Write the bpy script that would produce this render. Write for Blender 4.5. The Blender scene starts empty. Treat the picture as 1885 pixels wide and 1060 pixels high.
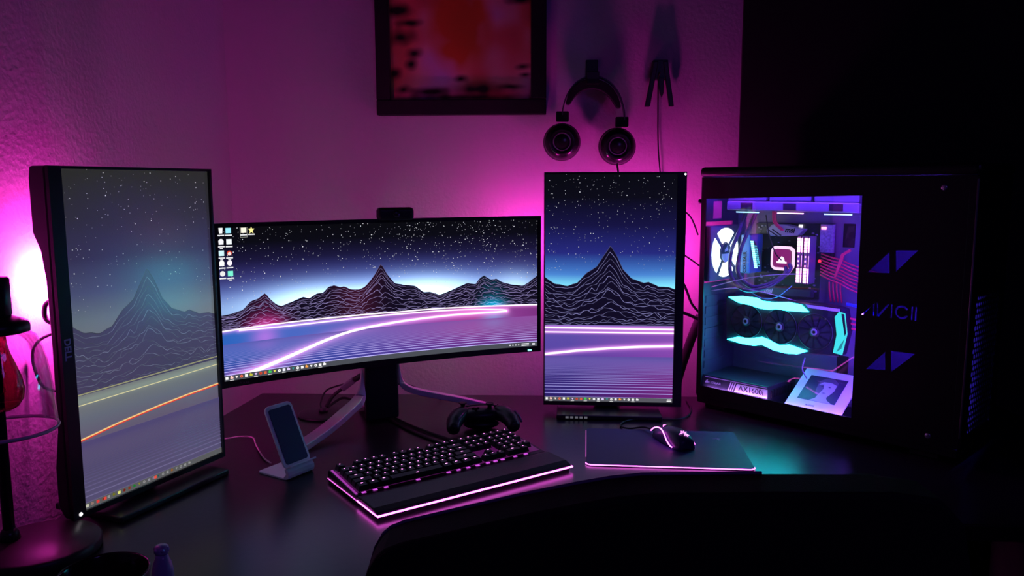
import bpy, bmesh, math, random
import numpy as np
from mathutils import Vector, Matrix
R = math.radians
random.seed(7)
rng = np.random.default_rng(5)
col = bpy.context.scene.collection
sc = bpy.context.scene

# ------------------------------------------------------------------ camera, world, exposure
cam_d = bpy.data.cameras.new('camera'); cam = bpy.data.objects.new('camera', cam_d); col.objects.link(cam)
cam_d.sensor_width = 36.0; cam_d.lens = 1468.29 / 1885 * 36.0; cam_d.clip_start = .02
PITCH, ROLL, HC = R(7.382), R(-0.107), 0.59975
cam.matrix_world = Matrix.Translation((0, 0, HC)) @ Matrix.Rotation(math.pi/2 - PITCH, 4, 'X') @ Matrix.Rotation(ROLL, 4, 'Z')
sc.camera = cam
w = bpy.data.worlds.new('world'); sc.world = w; w.use_nodes = True
w.node_tree.nodes['Background'].inputs[0].default_value = (.25, .2, .5, 1)
w.node_tree.nodes['Background'].inputs[1].default_value = .0012
sc.view_settings.view_transform = 'Standard'; sc.view_settings.look = 'None'
sc.view_settings.exposure = 0; sc.view_settings.gamma = 1; sc.view_settings.use_curve_mapping = False

# brightness of the things in the room that give light
GLOW_LEFT, GLOW_RIGHT, GLOW_TEAL = 1500.0, 168.0, 150.0
CASE_STRIP, GPU_GLOW, FAN_GLOW, RAM_GLOW = 230.0, 26.0, 8.0, 9.0
# a soft blue-violet room lamp behind the photographer
la = bpy.data.lights.new('room_lamp', 'AREA'); la.shape = 'DISK'; la.size = .5; la.energy = 2.3; la.color = (.26, .12, 1.)
lo = bpy.data.objects.new('room_lamp', la); col.objects.link(lo); lo.location = (.9, -.6, 1.35)
lo.rotation_euler = (Vector((-.2, 2.0, .2))-Vector((.9, -.6, 1.35))).to_track_quat('-Z', 'Y').to_euler()

# ------------------------------------------------------------------ materials
def s2l(c):
    c = [x/255 for x in c[:3]]
    return tuple((x/12.92 if x <= .04045 else ((x+.055)/1.055)**2.4) for x in c)
MATS = {}
def mat(name, color, rough=.5, metal=0., spec=.5, bump=0., bscale=200., coat=0., mottle=0., mscale=8., trans=0., ior=1.45):
    if name in MATS: return MATS[name]
    m = bpy.data.materials.new(name); m.use_nodes = True; nt = m.node_tree; b = nt.nodes['Principled BSDF']
    b.inputs['Base Color'].default_value = (*color, 1); b.inputs['Roughness'].default_value = rough
    b.inputs['Metallic'].default_value = metal; b.inputs['Specular IOR Level'].default_value = spec
    b.inputs['Coat Weight'].default_value = coat; b.inputs['Transmission Weight'].default_value = trans; b.inputs['IOR'].default_value = ior
    tc = nt.nodes.new('ShaderNodeTexCoord')
    if mottle:
        n = nt.nodes.new('ShaderNodeTexNoise'); n.inputs['Scale'].default_value = mscale; n.inputs['Detail'].default_value = 4
        nt.links.new(tc.outputs['Object'], n.inputs['Vector'])
        mx = nt.nodes.new('ShaderNodeMix'); mx.data_type = 'RGBA'
        mx.inputs[6].default_value = (*[c*(1-mottle) for c in color], 1); mx.inputs[7].default_value = (*[min(1, c*(1+mottle)) for c in color], 1)
        nt.links.new(n.outputs['Fac'], mx.inputs[0]); nt.links.new(mx.outputs[2], b.inputs['Base Color'])
    if bump:
        n = nt.nodes.new('ShaderNodeTexNoise'); n.inputs['Scale'].default_value = bscale; n.inputs['Detail'].default_value = 3
        nt.links.new(tc.outputs['Object'], n.inputs['Vector'])
        bp = nt.nodes.new('ShaderNodeBump'); bp.inputs['Strength'].default_value = bump; bp.inputs['Distance'].default_value = .004
        nt.links.new(n.outputs['Fac'], bp.inputs['Height']); nt.links.new(bp.outputs[0], b.inputs['Normal'])
    MATS[name] = m; return m
def emis(name, color, strength=1., base=(.02, .02, .02)):
    if name in MATS: return MATS[name]
    m = mat(name, base, .4); b = m.node_tree.nodes['Principled BSDF']
    b.inputs['Emission Color'].default_value = (*color, 1); b.inputs['Emission Strength'].default_value = strength
    return m
def vcol(name, emission=0., rough=.5, spec=.5, sampled=True):
    if name in MATS: return MATS[name]
    m = bpy.data.materials.new(name); m.use_nodes = True; nt = m.node_tree; b = nt.nodes['Principled BSDF']
    a = nt.nodes.new('ShaderNodeVertexColor'); a.layer_name = 'col'
    b.inputs['Roughness'].default_value = rough; b.inputs['Specular IOR Level'].default_value = spec
    if emission:
        b.inputs['Base Color'].default_value = (.008, .008, .01, 1)
        nt.links.new(a.outputs['Color'], b.inputs['Emission Color']); b.inputs['Emission Strength'].default_value = emission
        if not sampled: m.cycles.emission_sampling = 'NONE'
    else: nt.links.new(a.outputs['Color'], b.inputs['Base Color'])
    MATS[name] = m; return m
def glass(name, tint, refl=.05, rough=.02):
    if name in MATS: return MATS[name]
    m = bpy.data.materials.new(name); m.use_nodes = True; nt = m.node_tree
    nt.nodes.remove(nt.nodes['Principled BSDF']); o = nt.nodes['Material Output']
    t = nt.nodes.new('ShaderNodeBsdfTransparent'); t.inputs[0].default_value = (*tint, 1)
    g = nt.nodes.new('ShaderNodeBsdfGlossy'); g.inputs['Roughness'].default_value = rough
    lw = nt.nodes.new('ShaderNodeLayerWeight'); lw.inputs['Blend'].default_value = .25
    mm = nt.nodes.new('ShaderNodeMath'); mm.operation = 'MULTIPLY_ADD'; mm.inputs[1].default_value = .5; mm.inputs[2].default_value = refl
    mx = nt.nodes.new('ShaderNodeMixShader')
    nt.links.new(lw.outputs['Fresnel'], mm.inputs[0]); nt.links.new(mm.outputs[0], mx.inputs[0])
    nt.links.new(t.outputs[0], mx.inputs[1]); nt.links.new(g.outputs[0], mx.inputs[2]); nt.links.new(mx.outputs[0], o.inputs[0])
    MATS[name] = m; return m

M_wall = mat('wall_paint', (.56, .53, .55), .85, bump=.38, bscale=95, spec=.2)
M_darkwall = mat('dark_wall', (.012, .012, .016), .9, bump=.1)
M_desk = mat('desk_laminate', (.010, .009, .012), .28, spec=.55, bump=.04, bscale=60, mottle=.15, mscale=14)
M_black = mat('black_plastic', (.011, .011, .014), .42)
M_blackm = mat('black_matte', (.009, .009, .011), .7, spec=.3)
M_satin = mat('black_satin', (.014, .014, .02), .3)
M_rub = mat('black_rubber', (.012, .012, .012), .6)
M_silver = mat('brushed_silver', (.62, .6, .64), .42, metal=.35)
M_alu = mat('anodised_aluminium', (.85, .85, .92), .42, metal=.1)
M_white = mat('white_plastic', (.7, .7, .72), .5)
M_steel = mat('dark_steel', (.12, .12, .14), .4, metal=.5)
M_grey = mat('grey_coated', (.2, .2, .22), .5)
M_pink = emis('led_magenta', (1., .11, .86), 8.)
M_logo = emis('led_logo_magenta', (1., .25, .9), 2.2)

# ------------------------------------------------------------------ mesh helpers
class MB:
    def __init__(s): s.v = []; s.f = []; s.sm = []
    def add(s, vs, fs, smooth=False):
        k = len(s.v); s.v += [tuple(map(float, v)) for v in vs]; s.f += [tuple(i+k for i in f) for f in fs]; s.sm += [smooth]*len(fs); return s
    def box(s, x0, x1, y0, y1, z0, z1):
        return s.add([(x, y, z) for z in (z0, z1) for y in (y0, y1) for x in (x0, x1)],
                     [(0,2,3,1),(4,5,7,6),(0,1,5,4),(2,6,7,3),(0,4,6,2),(1,3,7,5)])
    def quad(s, a, b, c, d): return s.add([a, b, c, d], [(0,1,2,3)])
    def prism(s, poly, fn0, fn1):     # outline given twice in space, closed by side walls
        n = len(poly); vs = [fn0(*p) for p in poly] + [fn1(*p) for p in poly]
        return s.add(vs, [tuple(range(n))[::-1], tuple(range(n, 2*n))] + [(i, (i+1) % n, n+(i+1) % n, n+i) for i in range(n)])
    def tube(s, pts, r, n=10, closed=False, caps=True):
        pts = [Vector(p) for p in pts]; m = len(pts); rs = r if isinstance(r, (list, tuple)) else [r]*m
        vs = []; fs = []; prev = None
        for i, p in enumerate(pts):
            t = (pts[min(i+1, m-1)] - pts[max(i-1, 0)]).normalized()
            if prev is None: u = t.orthogonal().normalized()
            else:
                u = prev - t*prev.dot(t)
                u = u.normalized() if u.length > 1e-6 else t.orthogonal().normalized()
            prev = u; wv = t.cross(u)
            for k in range(n):
                a = 2*math.pi*k/n; vs.append(p + (u*math.cos(a) + wv*math.sin(a))*rs[i])
        for i in range(m-1):
            for k in range(n): fs.append((i*n+k, i*n+(k+1) % n, (i+1)*n+(k+1) % n, (i+1)*n+k))
        if caps: fs += [tuple(range(n))[::-1], tuple(range((m-1)*n, m*n))]
        return s.add(vs, fs, True)
    def lathe(s, prof, c=(0,0,0), axis='z', n=32, cap=True, a0=0, a1=2*math.pi):
        full = abs(a1-a0-2*math.pi) < 1e-6; cnt = n if full else n+1; vs = []; fs = []
        for r_, h in prof:
            for k in range(cnt):
                a = a0+(a1-a0)*k/n; x, y = r_*math.cos(a), r_*math.sin(a)
                if axis == 'z': vs.append((c[0]+x, c[1]+y, c[2]+h))
                elif axis == 'y': vs.append((c[0]+x, c[1]+h, c[2]+y))
                else: vs.append((c[0]+h, c[1]+x, c[2]+y))
        for i in range(len(prof)-1):
            for k in range(n):
                k2 = (k+1) % cnt; fs.append((i*cnt+k, i*cnt+k2, (i+1)*cnt+k2, (i+1)*cnt+k))
        if cap and full: fs += [tuple(range(n))[::-1], tuple(range((len(prof)-1)*n, len(prof)*n))]
        return s.add(vs, fs, True)
    def sweep(s, secs):               # list of closed cross-sections with equal counts
        n = len(secs[0]); vs = [p for q in secs for p in q]; fs = []
        for i in range(len(secs)-1):
            for k in range(n): fs.append((i*n+k, i*n+(k+1) % n, (i+1)*n+(k+1) % n, (i+1)*n+k))
        fs += [tuple(range(n))[::-1], tuple(range((len(secs)-1)*n, len(secs)*n))]
        return s.add(vs, fs)
def link(name, me, m, parent=None):
    o = bpy.data.objects.new(name, me); col.objects.link(o)
    if m is not None: me.materials.append(m)
    if parent is not None: o.parent = parent
    return o
def obj(name, mb, m, parent=None, bevel=0, sub=0, seg=2, smooth=None):
    me = bpy.data.meshes.new(name); me.from_pydata(mb.v, [], mb.f)
    sm = mb.sm if smooth is None else [smooth]*len(mb.f)
    me.polygons.foreach_set('use_smooth', sm); me.update()
    bm = bmesh.new(); bm.from_mesh(me); bmesh.ops.recalc_face_normals(bm, faces=bm.faces); bm.to_mesh(me); bm.free()
    o = link(name, me, m, parent)
    if bevel:
        b = o.modifiers.new('b', 'BEVEL'); b.width = bevel; b.segments = seg; b.limit_method = 'ANGLE'; b.angle_limit = R(40)
    if sub:
        b = o.modifiers.new('s', 'SUBSURF'); b.levels = sub; b.render_levels = sub
    return o
def tag(o, label=None, cat=None, group=None, kind=None):
    if label: o['label'] = label
    if cat: o['category'] = cat
    if group: o['group'] = group
    if kind: o['kind'] = kind
    return o
def empty(name, loc, rz=0, label=None, cat=None, group=None):
    o = bpy.data.objects.new(name, None); col.objects.link(o); o.location = loc; o.rotation_euler = (0, 0, rz)
    o.empty_display_size = .02
    return tag(o, label, cat, group)
def smooth_pts(P, k=6):               # Catmull-Rom through the points
    P = [Vector(p) for p in P]; P = [P[0]] + P + [P[-1]]; out = []
    for i in range(1, len(P)-2):
        a, b, c, d = P[i-1:i+3]
        for j in range(k):
            t = j/k; out.append(.5*((2*b) + (c-a)*t + (2*a-5*b+4*c-d)*t*t + (3*b-a-3*c+d)*t**3))
    return out + [P[-2]]
def text_mesh(txt, size, bold=0., extrude=.0002, shear=0, align='CENTER', spacing=1.):
    cu = bpy.data.curves.new('t', 'FONT'); cu.body = txt; cu.size = size; cu.extrude = extrude; cu.offset = bold
    cu.align_x = align; cu.align_y = 'CENTER'; cu.shear = shear; cu.space_character = spacing; cu.resolution_u = 3
    o = bpy.data.objects.new('t', cu); col.objects.link(o); dg = bpy.context.evaluated_depsgraph_get()
    me = bpy.data.meshes.new_from_object(o.evaluated_get(dg)); bpy.data.objects.remove(o); return me
def text(name, txt, size, m, parent, mtx, **k):   # mtx places the XY text plane in the parent's space
    me = text_mesh(txt, size, **k); me.transform(mtx); me.materials.clear()
    return link(name, me, m, parent)
def plane_mtx(o, ux, uy):
    ux = Vector(ux).normalized(); uy = Vector(uy).normalized(); n = ux.cross(uy)
    return Matrix(((ux.x, uy.x, n.x, o[0]), (ux.y, uy.y, n.y, o[1]), (ux.z, uy.z, n.z, o[2]), (0,0,0,1)))
def filled(name, loops, fn, depth, m, parent):    # flat plate with holes (2D curve fill), thickness along the plane's normal
    cu = bpy.data.curves.new('c', 'CURVE'); cu.dimensions = '2D'; cu.fill_mode = 'BOTH'; cu.extrude = depth/2
    for L in loops:
        s = cu.splines.new('POLY'); s.points.add(len(L)-1); s.use_cyclic_u = True
        for p, (x, y) in zip(s.points, L): p.co = (x, y, 0, 1)
    o = bpy.data.objects.new('c', cu); col.objects.link(o); dg = bpy.context.evaluated_depsgraph_get()
    me = bpy.data.meshes.new_from_object(o.evaluated_get(dg)); bpy.data.objects.remove(o)
    for v in me.vertices: v.co = fn(v.co.x, v.co.y, v.co.z)
    me.materials.clear(); me.update()
    return link(name, me, m, parent)
def rrect(x0, x1, y0, y1, r, n=6):
    out = []
    for cx, cy, a in ((x1-r, y1-r, 0), (x0+r, y1-r, 90), (x0+r, y0+r, 180), (x1-r, y0+r, 270)):
        for k in range(n+1):
            t = R(a+90*k/n); out.append((cx+r*math.cos(t), cy+r*math.sin(t)))
    return out

# ------------------------------------------------------------------ the room (its axes turned by -3 degrees)
YW = R(-3); WX, WY = -.846, 2.4225
def room(a, b, z=0.): return (WX + a*math.cos(YW) + b*math.sin(YW), WY + a*math.sin(YW) - b*math.cos(YW), z)   # a along back wall, b out of it
def rbox(a0, a1, b0, b1, z0, z1):
    mb = MB(); vs = [room(a, b, z) for z in (z0, z1) for b in (b0, b1) for a in (a0, a1)]
    return mb.add(vs, [(0,2,3,1),(4,5,7,6),(0,1,5,4),(2,6,7,3),(0,4,6,2),(1,3,7,5)])
tag(obj('wall_back', rbox(-.1, 1.505, -.1, 0, -.75, 1.7), M_wall), kind='structure')
tag(obj('wall_left', rbox(-.1, 0, 0, 3.4, -.75, 1.7), M_wall), kind='structure')
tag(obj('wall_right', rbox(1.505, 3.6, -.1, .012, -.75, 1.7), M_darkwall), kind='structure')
tag(obj('floor', rbox(-.1, 3.6, -.1, 3.4, -.80, -.75), mat('floor_carpet', (.05, .045, .04), .95, bump=.5, bscale=400)), kind='structure')

# ------------------------------------------------------------------ desk
t = empty('desk', (-.2, 1.6, -.745), 0, 'black corner desk that carries the monitors, keyboard and computer', 'desk')
def dk(mb): return MB().add([(x+.2, y-1.6, z+.745) for x, y, z in mb.v], mb.f)
top_poly = [(-.728, 2.262), (1.33, 2.185), (1.30, 1.33), (.30, 1.37), (-.05, 1.05), (-.20, .80), (-.80, .80), (-.835, 1.50)]
mb = MB().prism(top_poly, lambda x, y: (x, y, -.032), lambda x, y: (x, y, 0.)); obj('desktop', dk(mb), M_desk, t, bevel=.003)
for x, y in ((-.68, 2.2), (1.26, 2.12), (1.24, 1.4), (-.75, .86), (-.26, .86)):
    obj('leg', dk(MB().box(x-.025, x+.025, y-.025, y+.025, -.7455, -.032)), M_blackm, t, bevel=.003)

# ------------------------------------------------------------------ what the screens show
C_SKY = [[0.001,0.4335],[0.0291,0.4402],[0.0603,0.4585],[0.0827,0.5089],[0.1072,0.5267],[0.1249,0.5567],[0.1391,0.5119],[0.156,0.4724],[0.171,0.4576],[0.1967,0.478],[0.2332,0.507],[0.2539,0.4937],[0.2754,0.5219],[0.2969,0.5275],[0.3134,0.567],[0.3298,0.5711],[0.3488,0.5557],[0.3598,0.5605],[0.3846,0.5313],[0.4080,0.528],[0.4261,0.545],[0.4436,0.5884],[0.4584,0.6324],[0.4781,0.7062],[0.4962,0.6279],[0.5194,0.5586],[0.5493,0.5412],[0.5857,0.5294],[0.6133,0.4779],[0.6351,0.4774],[0.6667,0.4492],[0.6924,0.4661],[0.7249,0.4962],[0.7612,0.5262],[0.7878,0.5156],[0.8047,0.5629],[0.8183,0.5783],[0.8387,0.5444],[0.8594,0.549],[0.8802,0.5175],[0.9154,0.4983],[0.9511,0.4861],[0.9727,0.5126],[1.0,0.5607]]
C_T1 = [[0,.3307],[.0899,.3382],[.1898,.3426],[.441,.3455],[.5239,.3430],[.6472,.3460],[.818,.34],[1.,.3305]]
C_T2 = [[.0463,.3255],[.1946,.3180],[.4408,.3257],[.5238,.3276],[.679,.3270],[.7909,.3200],[.88,.3050],[.8943,.2933]]
C_T3 = [[.8943,.2933],[.8593,.2895],[.7774,.2901],[.6788,.2874],[.5235,.2697],[.3900,.2380],[.304,.1930],[.2234,.1341],[.1457,.0789],[.0707,.0316],[.0222,.003]]
R_SKY = [[0.0,0.5540],[0.078,0.5249],[0.1738,0.5168],[0.25,0.5314],[0.3253,0.5751],[0.4007,0.6024],[0.4471,0.6457],[0.5025,0.6941],[0.5508,0.6515],[0.5997,0.5926],[0.6671,0.5499],[0.762,0.5311],[0.7994,0.5367],[0.8755,0.5156],[0.9507,0.5139],[1.0,0.5034]]
ICON = [[0.0097,0.9734],[0.0303,0.9725],[0.0723,0.9707],[0.0937,0.9721],[0.0094,0.9013],[0.031,0.9],[0.0091,0.829],[0.0307,0.8272],[0.0089,0.7632],[0.0302,0.7634],[0.0096,0.6972],[0.031,0.6947]]
ICOL = [(240,240,240),(150,225,245),(250,240,220),(250,235,150),(235,235,240),(235,240,245),(200,235,240),(230,120,95),(245,245,245),(245,235,240),(225,225,225),(120,235,205)]
TBCOL = [(250,250,250),(250,200,190),(250,235,225),(240,110,80),(245,245,245),(190,190,60),(220,190,245),(200,70,50),(220,95,60),(60,200,90),(225,225,80),(245,245,245),(235,235,250),(220,200,250),(40,150,150),(240,240,240),(240,240,240),(240,160,70),(240,240,240),(245,245,245),(245,245,245),(245,245,245)]
def dist_poly(U, V, P, ax, ay):
    D = np.full(U.shape, 9.)
    for (a, b), (c, d) in zip(P[:-1], P[1:]):
        dx, dy = (c-a)*ax, (d-b)*ay; L = dx*dx+dy*dy+1e-12
        tt = np.clip(((U-a)*ax*dx+(V-b)*ay*dy)/L, 0, 1)
        D = np.minimum(D, np.hypot((U-a)*ax-tt*dx, (V-b)*ay-tt*dy))
    return D
def lerp_stops(x, stops):
    xs = [s_[0] for s_ in stops]; return np.stack([np.interp(x, xs, [s_[1][k] for s_ in stops]) for k in range(3)], -1)
class Screen:
    """a lit display: a fine colour grid with crisp marks laid over it"""
    def __init__(s, fn, aw, ah): s.fn = fn; s.aw, s.ah = aw, ah; s.V = []; s.F = []; s.C = []; s.M = []
    def grid(s, nu, nv, colfn):
        u, v = np.meshgrid(np.linspace(0, 1, nu+1), np.linspace(0, 1, nv+1)); c = colfn(u, v)
        k = len(s.V)
        for j in range(nv+1):
            for i in range(nu+1):
                s.V.append(s.fn(u[j, i], v[j, i], 0)); s.C.append(tuple(c[j, i]))
        for j in range(nv):
            for i in range(nu):
                a = k+j*(nu+1)+i; s.F.append((a, a+1, a+nu+2, a+nu+1)); s.M.append(0)
    def poly(s, P, c, layer):
        k = len(s.V)
        for i, (x, y) in enumerate(P):
            s.V.append(s.fn(min(max(x, 0), 1), min(max(y, 0), 1), layer)); s.C.append(tuple(c[i]) if hasattr(c[0], '__len__') else tuple(c))
        s.F.append(tuple(range(k, k+len(P)))); s.M.append(1)
    def blob(s, x, y, r, c, layer, n=6):
        s.poly([(x+r/s.aw*math.cos(6.283*i/n+.3), y+r/s.ah*math.sin(6.283*i/n+.3)) for i in range(n)], c, layer)
    def rect(s, x, y, w_, h_, c, layer): s.poly([(x-w_/2, y-h_/2), (x+w_/2, y-h_/2), (x+w_/2, y+h_/2), (x-w_/2, y+h_/2)], c, layer)
    def ribbon(s, P, wd, colf, layer):  # wd in metres
        for (a, b), (c, d) in zip(P[:-1], P[1:]):
            dx, dy = (c-a)*s.aw, (d-b)*s.ah; L = math.hypot(dx, dy)+1e-9
            nx, ny = -dy/L*wd/2/s.aw, dx/L*wd/2/s.ah
            c0, c1 = colf(a, b), colf(c, d)
            s.poly([(a-nx, b-ny), (c-nx, d-ny), (c+nx, d+ny), (a+nx, b+ny)], [c0, c1, c1, c0], layer)
    def build(s, name, parent, rough, spec, gain=1.):
        me = bpy.data.meshes.new(name); me.from_pydata(s.V, [], s.F)
        at = me.color_attributes.new('col', 'FLOAT_COLOR', 'POINT')
        c = np.ones((len(s.V), 4), 'f'); c[:, :3] = np.clip(np.array(s.C), 0, 4); at.data.foreach_set('color', c.ravel())
        me.materials.append(vcol('display_%s' % name_key(rough, gain), gain, rough, spec)); me.materials.append(vcol('display_marks_%s' % name_key(rough, gain), gain, rough, spec, False))
        me.polygons.foreach_set('material_index', s.M); me.update()
        return link(name, me, None, parent)
def name_key(a, b): return '%d_%d' % (a*100, b*100)
L3 = lambda c: np.array(s2l(c))
JN = [60]
def jag(u, seed, amp):
    r_ = np.random.default_rng(seed); n = JN[0]; return np.interp(u, np.linspace(0, 1, n), r_.normal(0, amp, n))
def mountains(S, sky, base, nl, linec, fillc, lw, jagn, tint=None, seed=1, steps=150):
    xs = np.linspace(0, 1, steps+1); top = np.interp(xs, [p[0] for p in sky], [p[1] for p in sky])
    rr = np.random.default_rng(seed); drift = rr.normal(0, .5, nl+1)
    tw = lambda u, v, c: c if tint is None else tint(u, v, c)
    for k in range(nl):
        f = (k/nl); h = (1-f)**1.25
        sh = .035*f*math.sin(3*k) + .02*f*drift[k]
        prof = np.interp(xs+sh, xs, top)-base
        ridge = jag(xs, seed*100+k, jagn*(.35+.9*f*(1-f)*2.5))
        y = base + np.maximum(prof*h + ridge*np.clip(prof/ .12, .25, 1.5)*(1 if k else .35), .002+.012*(1-f)*(prof > 0))
        if k == 0: prev = y
        y = np.minimum(y, prev + .010); prev = y if k == 0 else np.minimum(prev, y+.014)
        lay = 2+2*k
        for i in range(steps):
            a, b = xs[i], xs[i+1]
            S.poly([(a, base-.002), (b, base-.002), (b, y[i+1]), (a, y[i])], [tw(a, base, fillc), tw(b, base, fillc), tw(b, y[i+1], fillc), tw(a, y[i], fillc)], lay)
        br = .45+.55*rr.random()
        S.ribbon(list(zip(xs, y-.001)), lw, lambda u, v: tw(u, v, linec*(br*(.55+.45*math.sin(u*23+k*1.9)**2))*(.4 if k == 0 else 1)), lay+1)
    return 2+2*nl+2
def taskbar(S, pos, hgt, bar, dim, lay, sz, marks):
    n = 110
    for i in range(n): S.poly([(i/n, 0), ((i+1)/n, 0), ((i+1)/n, hgt), (i/n, hgt)], bar, lay)
    for i, x in enumerate(pos):
        c = L3(TBCOL[i % len(TBCOL)])*dim; y = hgt*.55
        kind = (i*7) % 4
        if kind == 0: S.rect(x, y, sz/S.aw, sz/S.ah, c, lay+1)
        elif kind == 1: S.blob(x, y, sz*.55, c, lay+1, 10); S.blob(x, y, sz*.2, c*.25, lay+2, 6)
        elif kind == 2: S.poly([(x-sz*.5/S.aw, y+sz*.4/S.ah), (x, y-sz*.5/S.ah), (x+sz*.5/S.aw, y+sz*.4/S.ah)], c, lay+1)
        else: S.rect(x, y, sz*1.1/S.aw, sz*.7/S.ah, c, lay+1); S.rect(x-.15*sz/S.aw, y+.5*sz/S.ah, sz*.5/S.aw, sz*.3/S.ah, c, lay+1)
        if i in marks: S.rect(x, hgt*.08, sz*1.5/S.aw, sz*.22/S.ah, L3((225, 225, 225))*dim, lay+1)

def curved(u, v, layer):               # 1900R display, .80 x .335 m
    th = (u-.5)*.80/1.9; r_ = 1.9-layer*.00005
    return (r_*math.sin(th), -1.9+r_*math.cos(th) - .0005, C_Z+v*.335)
C_Z = .1746
def wallpaper_wide(S):
    def tints(u, v):
        pk = np.exp(-(((u-.125)/.05)**2+((v-.355)/.06)**2)); cy = np.exp(-(((u-.845)/.045)**2+((v-.36)/.045)**2)); return pk, cy
    def colf(U, V):
        sky = lerp_stops(V, [(.40, L3((60, 75, 160))), (.55, L3((62, 66, 150))), (.66, L3((48, 41, 102))), (.78, L3((25, 20, 54))), (.90, L3((10, 10, 18))), (1, L3((9, 9, 12)))])
        g = np.exp(-((V-.445)/.115)**2)*(.16+np.exp(-((U-.60)/.17)**2)*1.0+.75*np.exp(-((U-.28)/.16)**2)+.35*np.exp(-((U-.92)/.07)**2))
        sky = sky + g[..., None]*np.array([.95, 1.5, 1.65])*1.35
        g2 = np.exp(-((V-.53)/.14)**2)*np.exp(-((U-.5)/.42)**2); sky += g2[..., None]*np.array([.05, .10, .42])*.9
        wat = lerp_stops(U, [(0, L3((45, 100, 190))), (.10, L3((60, 105, 195))), (.24, L3((80, 105, 195))), (.42, L3((105, 95, 185))), (.6, L3((135, 70, 165))), (.78, L3((165, 58, 148))), (.9, L3((140, 60, 145))), (1, L3((125, 50, 130)))])
        bot = lerp_stops(U, [(0, L3((38, 60, 150))), (.3, L3((48, 58, 150))), (.6, L3((80, 52, 140))), (1, L3((110, 48, 130)))])
        f = np.clip((V-.03)/.22, 0, 1)[..., None]; wat = wat*f+bot*(1-f)
        p1 = np.exp(-(((U-.12)/.035)**2)-((V-.26)/.07)**2)[..., None]; wat = wat + p1*np.array([.35, .04, .22])
        p2 = np.exp(-(((U-.85)/.04)**2)-((V-.24)/.06)**2)[..., None]; wat = wat*(1-.4*p2) + p2*np.array([.05, .22, .42])
        c = np.where((V > .338)[..., None], sky, wat)
        for T, wd, am in ((C_T1, .0045, .55), (C_T2, .004, .5), (C_T3, .007, .8)):
            d = dist_poly(U, V, T, .80, .335); e = np.exp(-(d/wd)**1.5)*am
            if T is C_T3: e = e + .5*np.exp(-(d/.016)**2)*np.clip((.5-U)/.4, 0, 1)
            c = c + e[..., None]*np.array([.95, .35, .8])
        return c
    S.grid(360, 170, colf)
    rr = np.random.default_rng(3)
    for i in range(900):
        u = rr.random(); v = .48+.52*rr.random()**.75
        if rr.random() < .35: u = np.clip(.72+.2*rr.normal(), 0, .999)
        if v < np.interp(u, [p[0] for p in C_SKY], [p[1] for p in C_SKY])+.02: continue
        S.blob(u, v, .00045+.0009*rr.random()**2.5, L3((235, 235, 245))*(.4+.75*rr.random()), 1, 5)
    def tint(u, v, c):
        pk = math.exp(-(((u-.125)/.045)**2+((v-.345)/.055)**2)); cy = math.exp(-(((u-.845)/.035)**2+((v-.35)/.04)**2)); rd = .06*math.exp(-((u-.4)/.06)**2)
        return np.array(c)+pk*np.array([.5, .03, .22])+cy*np.array([0, .42, .7])+rd*np.array([.6, .05, .15])
    JN[0] = 110
    lay = mountains(S, C_SKY, .337, 17, L3((172, 156, 222)), L3((17, 12, 30)), .00085, .0055, tint, 2, 170)
    k = 11.
    while k < 75:
        v = .315-.315*10.5/k
        if v > .004 and v < .26 and k < 46:
            a = min(1, 11/k*1.1)**2.2; S.ribbon([(i/30, v) for i in range(31)], .0005+.0012*a, lambda u, vv: (L3((66, 84, 172))*(1-u)+L3((140, 62, 150))*u)*(1-a)+np.array([.62, .56, 1.15])*a, lay)
        k += 1
    pc = lambda u, v: np.array([1.25, 1.08, 1.22])
    S.ribbon([tuple(p) for p in smooth_pts([(a, b, 0) for a, b in C_T1], 5) for p in [(p.x, p.y)]], .0034, pc, lay+2)
    S.ribbon([(p.x, p.y) for p in smooth_pts([(a, b, 0) for a, b in C_T2], 5)], .0030, pc, lay+2)
    P3 = [(p.x, p.y) for p in smooth_pts([(a, b, 0) for a, b in C_T3], 6)]
    for i in range(len(P3)-1): S.ribbon(P3[i:i+2], .0045+.0085*max(0, (i/len(P3)-.3)), pc, lay+2)
    taskbar(S, [.0067+.01359*i for i in range(22)], .036, L3((75, 78, 86)), 1.1, lay+4, .0062, (1, 6, 9, 12, 15, 20))
    for i, x in enumerate((.905, .915, .925, .935)): S.rect(x, .018, .004, .010, (.8, .8, .85), lay+5)
    S.rect(.958, .024, .026, .007, (.9, .9, .95), lay+5); S.rect(.958, .011, .026, .007, (.9, .9, .95), lay+5); S.rect(.987, .018, .010, .014, (.8, .8, .85), lay+5)
    for (x, y), c in zip(ICON, ICOL):
        c = L3(c)*1.15; i = ICON.index([x, y])
        if i == 2:
            for q in ((x-.0095, y, .0008, .075), (x+.0095, y, .0008, .075), (x, y-.037, .019, .002), (x, y+.037, .019, .002)): S.rect(*q, (.5, .5, .45), 3)
        if i == 3: S.poly([(x+(.0058 if k % 2 else .0135)*math.sin(k*math.pi/5)/.8*.9*.62, y+.006+(.0058 if k % 2 else .0135)*math.cos(k*math.pi/5)/.335*.72) for k in range(10)], c, 3)
        elif i in (9, 10): S.blob(x, y+.008, .0058, c, 3, 12)
        elif i in (4, 8): S.blob(x, y+.010, .0058, c, 3, 12); S.rect(x, y+.002, .013, .022, c, 3)
        elif i == 7: S.blob(x, y+.008, .0054, L3((225, 70, 45)), 3, 12); S.blob(x, y+.004, .004, L3((250, 230, 225)), 4, 8)
        elif i == 0: S.poly([(x-.0055, y+.026), (x+.0055, y+.026), (x+.0042, y-.010), (x-.0042, y-.010)], c, 3)
        else: S.rect(x, y+.008, .0145, .034, c, 3)
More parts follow.
